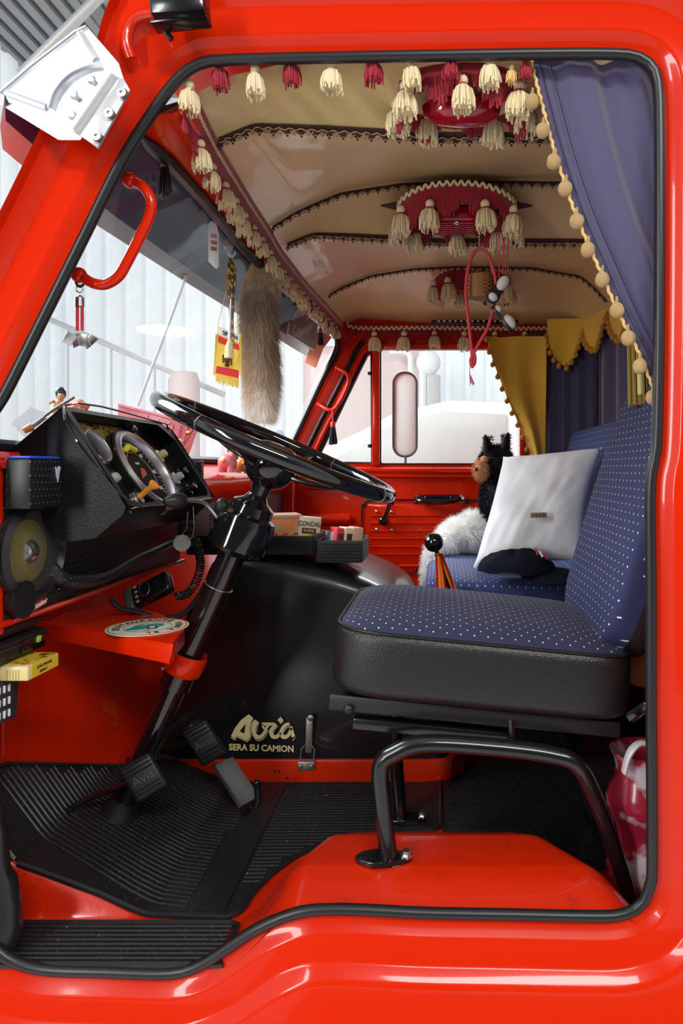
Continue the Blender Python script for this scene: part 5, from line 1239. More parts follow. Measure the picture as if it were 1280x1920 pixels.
tag((lambda m_: (m_.prism(PL([(598, 618), (622, 632), (607, 652), (585, 642)], 1.74), (0, .003, 0)), m_.build('pink_sticker', mat('translucent_pink_film', (.85, .18, .18), .4)))[1])(MB()), 'pink paper sticker above the orange sticker on the windscreen', 'sticker')
mb = MB(); mb.lathe([(0, 0), (.020, 0), (.020, .002), (0, .002)], P(524, 815, 1.72), (0, 1, 0), 20); tag(mb.build('round_blue_sticker', mat('pale_blue_film', (.45, .60, .80), .4)), 'small round pale blue sticker at the bottom of the windscreen', 'sticker')
# strut seen through the windscreen
vb = MB(); vb.tube([P(349, 515, .70), P(315, 610, .78), P(258, 760, .88)], .0045, 8); tag(vb.build('clear_rod', glass('clear_rod_acrylic', (.95, .96, .98), .6, .2)), 'clear plastic rod slanting across the windscreen down to the dash', 'rod')

# red cord loop, small basket, tiny clogs, chain
cord = thing('red_cord_loop', 'long red cord tied in a loop hanging from the middle ceiling lamp', 'cord', tuple(P(900, 465, .62)))
mb = MB(); yk = .62
mb.tube(cr([P(*q, yk) for q in ((885, 690), (884, 660), (878, 600), (873, 550), (876, 510), (886, 478), (897, 467), (912, 474), (923, 500), (929, 530), (927, 565), (915, 612), (900, 640), (888, 662), (882, 675), (884, 685), (889, 682), (890, 668), (885, 655))], 8), .0042, 8); mb.build('loop', RED_CORD, cord)
mb = MB()
for k in range(14): mb.tube([P(881, 676, yk), P(880, 700, yk), P(885+random.uniform(-4, 4), 721+random.uniform(-3, 2), yk)], .0009, 4)
mb.build('frayed_end', mat('pink_frayed_cord', (.65, .15, .20), .7), cord)
bk = thing('hanging_basket', 'small brown wicker basket hanging inside the red cord loop', 'basket', tuple(P(900, 560, .64)))
o = P(900, 560, .66)
mb = MB()
for k in range(12):
    z = .004+.0052*k; r = .030+.004*math.sin(k/11*PI)
    mb.tube([o+V((r*math.cos(a), r*.8*math.sin(a), z+.0016*math.sin(9*a+k*PI))) for a in [2*PI*i/36 for i in range(36)]], .0030, 5, closed=True)
mb.lathe([(0, 0), (.030, 0), (.033, .06), (.029, .06), (.026, .005), (0, .004)], o, n=24, scale=(1, .8)); mb.build('body', WICKER, bk)
mb = MB(); mb.tube([o+V((.031*math.cos(a), 0, .06+.072*math.sin(a))) for a in [PI*i/20 for i in range(21)]], .0030, 6); mb.build('handle', WICKER, bk)
mb = MB()
for k in range(9): mb.ball(o+V((random.uniform(-.022, .022), random.uniform(-.015, .015), .064+random.uniform(0, .006))), .006, 8, 6)
mb.build('contents', mat('reddish_potpourri', (.22, .05, .02), .7), bk)
cn_ = thing('bead_chain', 'dark metal bead chain hanging from the middle ceiling lamp', 'chain', tuple(P(898, 410, .62)))
mb = MB()
for k in range(20): mb.ball(P(898+random.uniform(-1, 1), 412+3.0*k, .62), .0028, 8, 5)
mb.build('beads', WORN_STEEL, cn_)
def clog(label, c, rot, sc_):
    t = thing('tiny_clog', label, 'ornament', tuple(c), 'tiny clogs on red cords'); c = V(c); M3 = rot
    def q(x, y, z): return c+M3 @ V((x*sc_, y*sc_, z*sc_))
    out = [(-.5, -.16), (-.3, -.22), (.0, -.16), (.25, -.22), (.48, -.14), (.52, .05), (.4, .2), (.1, .18), (-.2, .16), (-.45, .2), (-.55, .05)]
    mb = MB(); mb.prism([q(x, y, 0) for x, y in cr([V((a, b, 0)) for a, b in out], 3, True) for x, y in [(x, y)]] if False else [q(p.x, p.y, 0) for p in cr([V((a, b, 0)) for a, b in out], 3, True)], M3 @ V((0, 0, -.10*sc_)), bevel=.02*sc_); mb.build('sole', BLACK_MATT, t)
    mb = MB()
    for k in range(7): mb.tube([q(-.4+.13*k, -.06+.05*(k % 2), -.105), q(-.34+.13*k, .05, -.105)], .012*sc_, 4)
    mb.build('stitches', WHITE, t)
    mb = MB(); mb.ball(q(.2, 0, .10), (.27*sc_, .19*sc_, .16*sc_), 14, 8, M3); mb.ball(q(-.35, 0, .06), (.14*sc_, .17*sc_, .12*sc_), 12, 8, M3); mb.build('upper', mat('white_felt', (.62, .58, .54), .9, bump=(200, .8)) if not bpy.data.materials.get('white_felt') else bpy.data.materials['white_felt'], t)
    return t
r1 = Matrix.Rotation(math.radians(-55), 3, 'Y') @ Matrix.Rotation(math.radians(100), 3, 'X')
clog('tiny black soled clog hanging on red cords, upper one of the two', P(935, 541, .60), r1, .078)
r2 = Matrix.Rotation(math.radians(52), 3, 'Y') @ Matrix.Rotation(math.radians(15), 3, 'X')
clog('tiny white clog with black sole, lower one of the two on red cords', P(944, 598, .61), r2, .080)
mb = MB()
for pts in (((938, 372), (935, 440), (935, 520)), ((945, 372), (944, 430), (948, 520)), ((940, 372), (952, 450), (951, 520)), ((943, 372), (943, 480), (943, 575))): mb.tube([P(x, y, .61) for x, y in pts], .0014, 5)
tag(mb.build('red_strings', RED_CORD), 'thin red strings holding the two tiny clogs', 'string')

# ================================================================ ON THE ENGINE COVER AND DASH
tray = thing('black_tray', 'long black plastic tray on the engine cover holding boxes', 'tray', (-.45, .86, .604))
def otray(name, parent, c, size, m, wall=.006, rot=0, ins=None):
    mb = MB(); R3 = Matrix.Rotation(rot, 3, 'Z'); c = V(c); sx_, sy_, sz_ = size
    mb.box(c+R3 @ V((0, 0, wall/2)), (sx_, sy_, wall), R3, .001)
    for dx, dy, a, b in ((0, -sy_/2, sx_, wall), (0, sy_/2, sx_, wall), (-sx_/2, 0, wall, sy_), (sx_/2, 0, wall, sy_)): mb.box(c+R3 @ V((dx, dy, sz_/2)), (a, b, sz_), R3, .0015)
    return mb.build(name, m, parent)
otray('shell', tray, (-.525, .835, .604), (.345, .19, .052), BLACK_GRAIN, .014)
wb = thing('woven_basket', 'small black woven basket at the right end of the engine cover', 'basket', (-.30, .85, .618))
otray('shell', wb, (-.283, .83, .580), (.125, .16, .062), BLACK_MATT, .005)
mb = MB()
for k in range(6):
    for j in range(14): mb.box(V((-.342+.009*j+.0045*(k % 2), .747, .588+.009*k)), (.007, .003, .006), bevel=.001)
    for j in range(17): mb.box(V((-.2185, .757+.009*j+.0045*(k % 2), .588+.009*k)), (.003, .007, .006), bevel=.001)
o = mb.build('weave', BLACK_MATT, wb); o['kind'] = 'stuff'
def carton(name, label, c, size, m, rotz=0, tilt_=0, group=None, cat='box'):
    t = thing(name, label, cat, tuple(c), group); M3 = Matrix.Rotation(rotz, 3, 'Z') @ Matrix.Rotation(tilt_, 3, 'Y')
    mb = MB(); mb.box(V(c)+M3 @ V((0, 0, size[2]/2)), size, M3, .0015); mb.build('carton', m, t); return t, M3
CARD = mat('cream_card', (.72, .60, .44), .6)
t, M3 = carton('orange_box', 'orange and brown cardboard box behind the steering column in the tray', (-.475, .86, .621), (.115, .11, .078), mat('orange_card', (.72, .22, .05), .6, var=(30, (.55, .30, .16), .5, .62)), .35)
mb = MB(); mb.box(V((-.475, .86, .621+.082)), (.118, .113, .012), M3, .002); mb.build('lid', mat('tan_card', (.50, .30, .18), .6), t)
for k in range(3):
    mb = MB(); o = V((-.475, .86, .661))+M3 @ V((.020-.03*k+.02, -.0565, -.012)); mb.tube([o+M3 @ V((.007*math.cos(a), 0, .007*math.sin(a))) for a in [2*PI*i/14 for i in range(14)]], .0014, 5, closed=True); mb.build('printed_ring', FLAG_RED, t)
t, M3 = carton('condal_packet', 'cream packet lettered CONDAL with yellow and orange squares in the tray', (-.388, .84, .612), (.062, .028, .090), CARD, .12, .10)
def on(cx, cz_, h=-.0155): return V((-.388, .84, .612))+M3 @ V((cx, h, cz_))
X, Z = M3 @ V((1, 0, 0)), M3 @ V((0, 0, 1))
text('CONDAL', on(0, .070), X, Z, .019, DARK, 'lettering', t, bold=.0003, squeeze=.80)
mb = MB(); mb.box(on(0, .050, -.0145), (.040, .0012, .016), M3); mb.build('brown_label', mat('dark_brown_print', (.07, .012, .01), .5), t)
text('SUPER', on(0, .050), X, Z, .011, CARD, 'lettering', t)
for cx, m_, n_ in ((-.0098, mat('yellow_print', (.85, .58, .02), .5), 'yellow_square'), (.0098, mat('orange_print', (.85, .36, .02), .5), 'orange_square')):
    mb = MB(); mb.box(on(cx, .024, -.0145), (.019, .0012, .034), M3); mb.build(n_, m_, t)
for i, (x, y, rz, m_, lab) in enumerate(((-.318, .845, .55, mat('grey_packet_card', (.3, .3, .34), .5), 'grey packet at the back of the woven basket'), (-.305, .825, .5, mat('red_packet_card', (.60, .02, .04), .5), 'red packet with dark windows in the woven basket'), (-.280, .83, .45, mat('cream_packet_card', (.75, .62, .40), .5), 'cream packet with dark windows standing in the woven basket'), (-.255, .84, .4, mat('tan_packet_card', (.66, .36, .24), .5), 'plain tan packet leaning in the woven basket'))):
    t, M3 = carton('small_packet', lab, (x, y, .588), (.028, .062, .084 if i else .07), m_, rz, .10, 'packets in the woven basket')
    if i in (1, 2):
        for cz_ in (.058, .030):
            mb = MB(); mb.box(V((x, y, .588))+M3 @ V((0, -.0315, cz_)), (.016, .001, .020), M3); mb.build('printed_window', mat('dark_window_print', (.07, .03, .02), .4) if not bpy.data.materials.get('dark_window_print') else bpy.data.materials['dark_window_print'], t)
# radio microphone and coiled lead
cb = thing('radio_microphone', 'black radio handset lying under the dash with a coiled lead', 'radio microphone', tuple(P(280, 1112, .46)))
Mr = Matrix.Rotation(math.radians(-28), 3, 'Y') @ Matrix.Rotation(math.radians(-30), 3, 'X')
mb = MB(); c = P(283, 1108, .46); mb.box(c, (.105, .030, .052), Mr, .008, 3); mb.build('body', BLACK, cb)
mb = MB(); mb.box(c+Mr @ V((-.050, -.002, 0)), (.022, .034, .058), Mr, .006, 3); mb.build('front_panel', mat('smoky_grey_plastic', (.07, .07, .07), .15), cb)
for k in range(4):
    mb = MB(); mb.box(c+Mr @ V((-.028, -.0165, .020-.013*k)), (.008, .003, .007), Mr, .001); mb.build('button', mat('grey_button', (.25, .25, .25), .4) if k == 0 else bpy.data.materials['grey_button'], cb)
mb = MB(); o = c+Mr @ V((-.006, -.017, .004)); mb.tube([o+Mr @ V((.013*math.cos(a), 0, .018*math.sin(a))) for a in [2*PI*i/24 for i in range(24)]], .0012, 5, closed=True); mb.build('speaker_ring', STEEL, cb)
path = resample(cr([P(330, 1118, .47), P(352, 1112, .50), P(368, 1090, .52), P(376, 1060, .54), P(372, 1030, .56), P(366, 1012, .58)], 12), .0010)
mb = MB(); pts = []
for i, p in enumerate(path):
    tn = (path[min(i+1, len(path)-1)]-path[max(i-1, 0)]).normalized(); a = tn.orthogonal().normalized(); b = tn.cross(a); th = i*.95
    a = (V((0, 1, 0))-tn*tn.y).normalized(); b = tn.cross(a); pts.append(p+a*.0095*math.cos(th)+b*.0095*math.sin(th))
mb.tube(pts, .0021, 5); mb.build('coiled_lead', BLACK_MATT, cb)
mb = MB(); mb.tube(cr([P(208, 1122, .40), P(225, 1140, .40), P(260, 1148, .42), P(305, 1158, .44), P(345, 1150, .46), P(375, 1115, .48), P(400, 1075, .50)], 8), .0065, 8); tag(mb.build('sheathed_cable', BLACK_MATT), 'black sheathed cable drooping below the radio handset', 'cable')
kr = thing('key_ring', 'round metal key tag hanging under the instrument binnacle', 'keys', tuple(P(340, 990, .42)))
mb = MB(); mb.lathe([(.0, 0), (.012, 0), (.019, 0), (.019, .002), (.0, .002)], P(341, 1018, .42), (.3, -1, 0), 24); mb.build('tag', WORN_STEEL, kr); mb = MB(); mb.tube([P(352, 960, .42), P(350, 990, .42), P(341, 1004, .42)], .001, 5); mb.tube([P(362, 950, .42), P(364, 990, .42), P(360, 1008, .42), P(350, 1014, .42)], .001, 5); mb.build('wire', STEEL, kr)
# cassette player and cassette case
cp = thing('cassette_player', 'black under-dash cassette player with a green button', 'cassette player', (-.72, .12, .52))
Mc = Matrix.Rotation(math.radians(8), 3, 'Y')
mb = MB(); mb.box((-.790, .075, .558), (.060, .155, .016), Mc, .002); mb.box((-.795, .078, .526), (.085, .160, .036), Mc, .004); mb.build('case', BLACK_MATT, cp)
mb = MB(); mb.box((-.7515, .112, .520), (.004, .075, .026), Mc, .002); mb.build('control_panel', BLACK, cp)
mb = MB(); mb.box((-.748, .120, .525), (.008, .010, .012), Mc, .002); mb.build('green_button', GREEN, cp)
mb = MB(); mb.tube([V((-.750, .005, .528)), V((-.750, .07, .526))], .0010, 5); mb.build('groove', mat('dark_grey_plastic', (.05, .05, .045), .4), cp)
cs = thing('cassette_case', 'yellow and cream cassette case with brown lettering under the player', 'cassette', (-.70, .12, .455))
c = V((-.757, .078, .486)); Mz = Matrix.Identity(3)
mb = MB(); mb.box(c, (.088, .096, .026), Mz, .004, 3); mb.build('shell', mat('cream_plastic', (.72, .58, .26), .35), cs)
mb = MB(); mb.box(c+Mz @ V((.003, .003, .0132)), (.080, .078, .001), Mz); mb.build('cover_card', mat('yellow_cover_print', (.72, .50, .04), .4, var=(60, (.20, .04, .01), .56, .60)), cs)
mb = MB(); mb.box(c+Mz @ V((.0442, .003, 0)), (.001, .082, .022), Mz); mb.build('spine_card', mat('yellow_spine_print', (.75, .54, .03), .4), cs)
text('JOAN MANUEL', c+Mz @ V((.0450, .0, .004)), Mz @ V((0, 1, 0)), (0, 0, 1), .0068, DARK, 'lettering', cs, squeeze=1.0)
text('SERRAT', c+Mz @ V((.0450, -.004, -.005)), Mz @ V((0, 1, 0)), (0, 0, 1), .0068, DARK, 'lettering', cs)
for k in range(5):
    mb = MB(); mb.box(c+Mz @ V((.008+.005*k, -.0483, -.002)), (.0014, .001, .018), Mz); mb.build('ridge', mat('ochre_plastic', (.45, .32, .10), .4) if k == 0 else bpy.data.materials['ochre_plastic'], cs)
vg = thing('white_vent_crate', 'dark grille panel with white slots below the cassette case', 'grille', (-.766, .05, .40))
mb = MB(); mb.box((-.766, .04, .436), (.008, .085, .075), Matrix.Rotation(-.1, 3, 'X'), .003); mb.build('panel', mat('dark_grey_paint', (.04, .04, .045), .4), vg)
for k in range(4):
    for j in range(3):
        mb = MB(); mb.box((-.761, .014+.0135*k, .458-.022*j-.001*k), (.003, .0045, .013), bevel=.001); mb.build('slot', WHITE, vg)
# plaque, pigs, figurine, little radio
pq = thing('pink_plaque', 'pink metal plaque with raised letters leaning behind the binnacle', 'plaque', tuple(P(300, 850, .82)))
yq = .80; K = [(222, 760), (373, 798), (350, 860), (300, 850), (240, 830)]
mb = MB(); mb.prism(PL([(222, 758), (373, 796), (350, 862), (215, 846)], yq), (0, .004, 0), bevel=.001); mb.build('plate', PINK_PLATE, pq)
mb = MB(); mb.tube([P(222, 759, yq-.002), P(373, 797, yq-.002)], .004, 6); mb.build('top_edge', PINK_PLATE, pq)
for pts in (((292, 800), (298, 787)), ((307, 812), (312, 798), (320, 793), (324, 800), (318, 820)), ((330, 830), (338, 797)), ((341, 799), (334, 830)), ((352, 801), (343, 838), (362, 802)), ((272, 790), (278, 778))):
    mb = MB(); mb.tube(cr([P(x, y, yq-.002) for x, y in pts], 4) if len(pts) > 3 else [P(x, y, yq-.002) for x, y in pts], .0022, 6); mb.build('raised_letter', PINK_PLATE, pq)
mb = MB(); mb.ball(P(353, 811, yq-.004), (.006, .003, .006), 10, 6); mb.build('brass_rivet', mat('brass', (.8, .5, .1), .3, metal=1), pq)
def pig(label, c, s_, m, nose, rz=0, tail_m=None):
    t = thing('rubber_pig', label, 'toy pig', tuple(c), 'rubber toy pigs on the dashboard'); c = V(c); R3 = Matrix.Rotation(rz, 3, 'Z')
    def q(x, y, z): return c+R3 @ V((x*s_, y*s_, z*s_))
    mb = MB(); mb.ball(q(0, 0, .55), (.52*s_, .46*s_, .46*s_), 24, 16, R3); mb.ball(q(.15, .30, .86), (.30*s_, .30*s_, .28*s_), 20, 12, R3)
    for a, b in ((-.28, -.22), (.28, -.22), (-.25, .25), (.28, .25)): mb.lathe([(.16*s_, 0), (.17*s_, .08*s_), (.15*s_, .35*s_), (0, .36*s_)], q(a, b, 0), n=14)
    mb.build('body', m, t)
    for a in (-.12, .40):
        mb = MB(); mb.prism([q(a-.10, .30, 1.08), q(a+.10, .30, 1.08), q(a-.04, .24, 1.32)], R3 @ V((0, .06*s_, 0)), bevel=.01*s_); mb.build('ear', m, t)
    mb = MB(); mb.ball(q(.02, -.44, .62), (.13*s_, .10*s_, .12*s_), 12, 8); mb.build('tail', tail_m or m, t)
    return t
dz = .838
ORG_TOY = mat('orange_rubber', (.85, .36, .05), .35)
pig('pink rubber pig with an orange tail on the dashboard', (-.665, .98, dz-.008), .058, PINK, None, -.2, ORG_TOY)
pig('orange rubber pig just behind the pink pig', (-.640, 1.055, dz-.010), .050, ORG_TOY, None, .4)
pg = MB(); pg.lathe([(0, .0), (.012, .002), (.015, .012), (.010, .022), (0, .026)], P(332, 840, .66), (.3, 0, 1), 14); pg.ball(P(333, 832, .655), .008, 10, 8); pg.ball(P(345, 843, .65), .006, 8, 6); tag(pg.build('peach_figurine', mat('peach_rubber', (.85, .50, .35), .4)), 'tiny peach coloured figurine in front of the pink plaque', 'figurine')
dv = thing('small_radio', 'small black ribbed box at the far edge of the binnacle', 'radio', tuple(P(368, 880, .66)))
mb = MB(); mb.box(P(365, 882, .70), (.040, .05, .055), Matrix.Rotation(.2, 3, 'Z'), .003)
for k in range(6): mb.box(P(374, 868+5*k, .675), (.018, .004, .003))
mb.build('case', BLACK_MATT, dv)
mb = MB(); mb.box(P(375, 902, .68), (.018, .004, .022), bevel=.004); mb.build('badge', mat('cream_badge', (.8, .6, .5), .4), dv)
fg = thing('dancer_figurine', 'small orange dancer figurine with black hair lying on the binnacle', 'figurine', tuple(P(110, 765, .30)))
mb = MB(); c = P(110, 765, .32)
mb.tube([P(104, 775, .32), P(112, 758, .32), P(113, 750, .32)], [.013, .011, .006], 12); mb.ball(P(114, 745, .32), (.007, .007, .009), 12, 8); mb.tube([P(108, 757, .32), P(98, 752, .31), P(93, 756, .31)], .0035, 8); mb.tube([P(104, 775, .32), P(130, 765, .33), P(160, 770, .34)], [.010, .010, .006], 10); mb.build('body', mat('orange_brown_skin', (.70, .30, .10), .5), fg)
mb = MB(); mb.ball(P(114, 738, .33), (.011, .011, .015), 14, 10); mb.build('hair', BLACK_GLOSS, fg)
mb = MB(); mb.tube([P(128, 772, .32), P(150, 758, .34), P(165, 766, .35)], [.010, .014, .010], 10); mb.build('skirt', mat('red_white_cloth', (.80, .22, .10), .6, var=(60, (.9, .85, .8), .5, .55)), fg)
pn_ = thing('glass_pen', 'thin dark pen lying along the top edge of the binnacle', 'pen', tuple(P(100, 770, .20)))
mb = MB(); mb.tube([P(82, 781, .20), P(100, 768, .22), P(138, 745, .26)], .0034, 8); mb.build('barrel', WORN_STEEL, pn_)
mb = MB(); mb.tube([P(44, 808, .18), P(60, 800, .19)], [.006, .008], 10); mb.build('orange_tip', ORANGE, pn_); mb = MB(); mb.tube([P(60, 800, .19), P(85, 782, .20)], .004, 8); mb.build('clear_barrel', mat('grey_clear_plastic', (.35, .33, .32), .2), pn_)
cd = MB(); cd.prism(PL([(21, 793), (58, 763), (88, 775), (72, 800), (45, 820)], .24), (0, .0015, 0)); tag(cd.build('clear_card', glass('clear_card_plastic', (.95, .96, .97), .35, .1)), 'clear plastic card leaning against the windscreen left of the figurine', 'card')

# ================================================================ GEAR LEVER, CUSHION, PLUSH DOG, THROW, CAP
gl = thing('gear_lever', 'gear lever with black ball knob and orange red ribbons', 'gear lever', (-.02, .80, .30))
kb = P(813, 1017, .78)
mb = MB(); mb.ball(kb, .0275, 28, 18); mb.build('knob', BLACK_GLOSS, gl)
mb = MB(); mb.tube(cr([kb+V((.006, 0, -.02)), kb+V((.03, 0, -.09)), kb+V((.06, 0, -.20)), kb+V((.07, 0, -.50))], 6), .0065, 10); mb.build('shaft', BLACK, gl)
mb = MB(); mb.tube([kb+V((.014+.010*math.cos(a), .010*math.sin(a), -.034)) for a in [2*PI*i/16 for i in range(16)]], .003, 6, closed=True); mb.build('tie', BLACK, gl)
def ribbon(pts, w0, w1, m, nm, dy):
    mb = MB(); rows = []
    for i, p in enumerate(pts):
        t = i/(len(pts)-1); w_ = w0+(w1-w0)*t; rows.append([V(p)+V((w_*s_, dy-.004*math.cos(s_*9), 0)) for s_ in (-.5, -.25, 0, .25, .5)])
    mb.grid(rows); bmesh.ops.solidify(mb.bm, geom=list(mb.bm.faces), thickness=.001); mb.build(nm, m, gl)
k0 = kb+V((.012, 0, -.030))
ribbon([k0, k0+V((.005, 0, -.05)), k0+V((.012, 0, -.12)), k0+V((.014, 0, -.19))], .014, .026, ORANGE_CLOTH, 'orange_ribbon', -.010)
ribbon([k0, k0+V((.022, 0, -.05)), k0+V((.045, 0, -.11)), k0+V((.055, 0, -.19))], .014, .028, ORANGE_CLOTH, 'orange_ribbon', -.006)
for a, b, c_ in ((-.006, -.002, -.002), (.006, .024, .030), (.010, .050, .072)):
    ribbon([k0+V((a, 0, 0)), k0+V((a*.3+b*.6, 0, -.06)), k0+V((b, 0, -.12)), k0+V((c_, 0, -.19))], .005, .007, RED_CLOTH, 'red_ribbon', -.013)
# white cushion
cu = thing('white_cushion', 'white satin cushion with a small label leaning on the bench seat', 'cushion', tuple(P(1000, 1060, 1.15)))
Cn = [P(943, 856, 1.17), P(1128, 838, 1.05), P(1092, 1052, .95), P(884, 1070, .98)]
nrm = ((Cn[1]-Cn[0]).cross(Cn[3]-Cn[0])).normalized()
if nrm.y > 0: nrm = -nrm
def pil(s_, side):
    rows = []
    for j in range(37):
        v = j/36; row = []
        for i in range(37):
            u_ = i/36; a = Cn[0].lerp(Cn[1], u_); b = Cn[3].lerp(Cn[2], u_); p = a.lerp(b, v)
            cu_, cv = 2*u_-1, 2*v-1; ctr = (Cn[0]+Cn[1]+Cn[2]+Cn[3])/4
            pin = 1-.11*((1-cu_*cu_)*(cv**4)+(1-cv*cv)*(cu_**4)); p = ctr+(p-ctr)*pin
            h = .085*((1-cu_**2)*(1-cv**2))**.42
            wr = .012*noise.noise(V((u_*3.5, v*4, side*3)))+.004*noise.noise(V((u_*14+v*6, v*5, side)))+.005*abs(math.sin((u_-v)*11+3*noise.noise(V((u_*3, v*3, 2)))))*(abs(cu_)**2+abs(cv)**2)*.6
            edge_ = min(1, 6*min(u_, 1-u_, v, 1-v))
            row.append(p+nrm*side*(h+wr*edge_))
        rows.append(row)
    return rows
mb = MB(); mb.grid(pil(0, 1)); mb.grid(pil(0, -1)); bmesh.ops.remove_doubles(mb.bm, verts=mb.bm.verts, dist=.0008); mb.build('cover', WHITE_CLOTH, cu, ang=80)
lbp = P(1009, 966, .90); 
mb = MB(); mb.box(lbp, (.052, .002, .018), bevel=.0005); lb_ = mb.build('label', mat('beige_label', (.62, .50, .42), .5), cu)
for k in range(14):
    mb = MB(); mb.box(lbp+V((-.022+.0034*k, -.0015, 0)), (.0012+.0006*(k % 3), .001, .012)); mb.build('printed_mark', DARK, lb_)
# plush dog
dg = thing('plush_dog', 'black plush dog with tan face sitting behind the white cushion', 'plush toy', tuple(P(930, 1010, 1.55)))
def furry(name, parent, m, blobs, n, ln, wd, seed=1, down=-.3):
    mb = MB()
    for c, r, R3 in blobs: mb.ball(c, r, 20, 14, R3)
    mb.build(name+'_body' if name != 'body' else 'body', m, parent)
    mb = MB(); rnd = random.Random(seed); tot = sum((b[1][0]*b[1][2]) for b in blobs)
    for c, r, R3 in blobs:
        for k in range(int(n*r[0]*r[2]/tot)):
            a = rnd.uniform(0, 2*PI); z = rnd.uniform(-1, 1); q = math.sqrt(1-z*z); d = V((q*math.cos(a), q*math.sin(a), z))
            p = V((d.x*r[0], d.y*r[1], d.z*r[2])); nd = V((d.x/r[0], d.y/r[1], d.z/r[2])).normalized()
            if R3 is not None: p = R3 @ p; nd = R3 @ nd
            mb.blade(c+p, nd+V((rnd.uniform(-.5, .5), rnd.uniform(-.5, .5), down+rnd.uniform(-.4, .4))), ln*rnd.uniform(.6, 1.2), wd, V((0, 0, -.2)), 2)
    o = mb.build('fur', m, parent, normals=False); o['kind'] = 'stuff'; return o
I3 = Matrix.Identity(3)
furry('body', dg, BLACK_FUR, [(P(938, 935, 1.55), (.075, .08, .13), I3), (P(930, 868, 1.52), (.062, .07, .062), I3)], 9000, .022, .0013, 2)
for x, y, rz in ((914, 838, -.2), (948, 834, .2)):
    mb = MB(); c = P(x, y, 1.50); mb.lathe([(.024, -.030), (.022, 0), (.014, .030), (.004, .048), (0, .05)], c, (rz, 0, 1), 14, scale=(1, .6))
    rnd = random.Random(3)
    for k in range(260): mb.blade(c+V((rnd.uniform(-.02, .02), rnd.uniform(-.004, .02), rnd.uniform(-.02, .04))), (rnd.uniform(-1, 1), rnd.uniform(-1, 0), rnd.uniform(.0, 1)), .016, .0013)
    mb.build('ear', BLACK_FUR, dg, normals=False)
TAN_FUR = mat('tan_plush', (.72, .34, .16), .8)
mb = MB(); mb.ball(P(901, 882, 1.46), (.028, .028, .040), 14, 10); mb.ball(P(908, 862, 1.45), (.018, .018, .016), 10, 8); rnd = random.Random(8)
for k in range(700):
    a = rnd.uniform(0, 6.28); z = rnd.uniform(-1, 1); q = math.sqrt(1-z*z); d = V((q*math.cos(a), q*math.sin(a), z)); mb.blade(P(901, 882, 1.46)+V((d.x*.028, d.y*.028, d.z*.040)), d+V((0, 0, -.4)), .012, .001)
mb.build('tan_muzzle', TAN_FUR, dg, normals=False)
mb = MB(); mb.ball(P(893, 880, 1.44), .008, 10, 8); mb.build('nose', BLACK_GLOSS, dg)
# white fur throw over the front corner of the bench
tw = thing('fur_throw', 'white long haired fur throw draped over the end of the bench seat', 'throw', tuple(P(850, 1060, 1.5)))
furry('body', tw, WHITE_FUR, [(P(875, 1000, 1.52), (.085, .13, .055), Matrix.Rotation(.15, 3, 'Y')), (P(845, 1008, 1.50), (.06, .12, .045), Matrix.Rotation(-.5, 3, 'Y')), (P(890, 985, 1.6), (.06, .10, .05), I3), (P(808, 1058, 1.36), (.022, .06, .085), Matrix.Rotation(.12, 3, 'Y'))], 13000, .032, .0012, 4, -.5)
# cap
cpn = thing('navy_cap', 'dark navy cap with a red and white badge lying in front of the cushion', 'cap', tuple(P(980, 1085, .98)))
mb = MB(); c = P(968, 1058, .86); G = []
for j in range(9):
    v = PI/2*j/8; G.append([c+V((math.cos(v)*math.cos(a)*.115, math.cos(v)*math.sin(a)*.085, math.sin(v)*.060-.018+.010*noise.noise(V((math.cos(a)*2, math.sin(a)*2, v*2))))) for a in [2*PI*i/32 for i in range(32)]])
mb.grid(G, closed_u=True); mb.build('crown', NAVY_DEEP, cpn, ang=80)
mb = MB(); c2_ = P(1032, 1078, .82); mb.lathe([(0, .012), (.05, .010), (.085, .0), (.086, -.003), (.0, .006)], c2_, (0, -.25, 1), 28, scale=(1, .75), up=(1, 0, 0)); mb.build('peak', NAVY_DEEP, cpn)
for k, m_ in enumerate((RED_CLOTH, WHITE, RED_CLOTH)):
    mb = MB(); mb.tube([P(1003+7*k, 1028+5*k, .79), P(1008+9*k, 1040+4*k, .786)], .003, 6); mb.build('badge_stripe', m_, cpn)

# ================================================================ OUTSIDE: VISOR, BRACKET, MIRROR
vz = thing('sun_visor', 'dark blue external sun visor with pale grey border above the windscreen', 'sun visor', (-.60, .9, 1.38))
lowv = [(-.13, -.735, 1.400), (-.05, -.735, 1.378), (.3, -.725, 1.355), (.75, -.70, 1.355), (1.2, -.65, 1.345), (1.7, -.60, 1.335), (1.95, -.58, 1.34)]
upv = [(-.13, -.46, 1.60), (.3, -.50, 1.585), (.75, -.52, 1.58), (1.2, -.50, 1.57), (1.95, -.44, 1.56)]
def lv(y): return V((interp([(a, b) for a, b, c in lowv], y), y, interp([(a, c) for a, b, c in lowv], y)))
def uv(y): return V((interp([(a, b) for a, b, c in upv], y), y, interp([(a, c) for a, b, c in upv], y)))
yv_ = [-.11+2.05*i/60 for i in range(61)]
def tmax(y): return interp([(-.11, .15), (.04, .24), (.12, .55), (.22, 1)], y)
def vpt(y, t):                                       # t=0 lower lip, 1 upper edge; the near corner is rounded off
    y_ = y; cut = sm(-.11, .0, y); t2 = max(t, (1-cut)*.28)
    p = lv(y).lerp(uv(y), t2); return p+V((-.015*math.sin(PI*t2), 0, 0))
mb = MB(); mb.grid([[vpt(y, .13+(tmax(y)-.13)*k/8) for y in yv_] for k in range(9)]); bmesh.ops.solidify(mb.bm, geom=list(mb.bm.faces), thickness=.003); mb.build('panel', VISOR_BLUE, vz, ang=80)
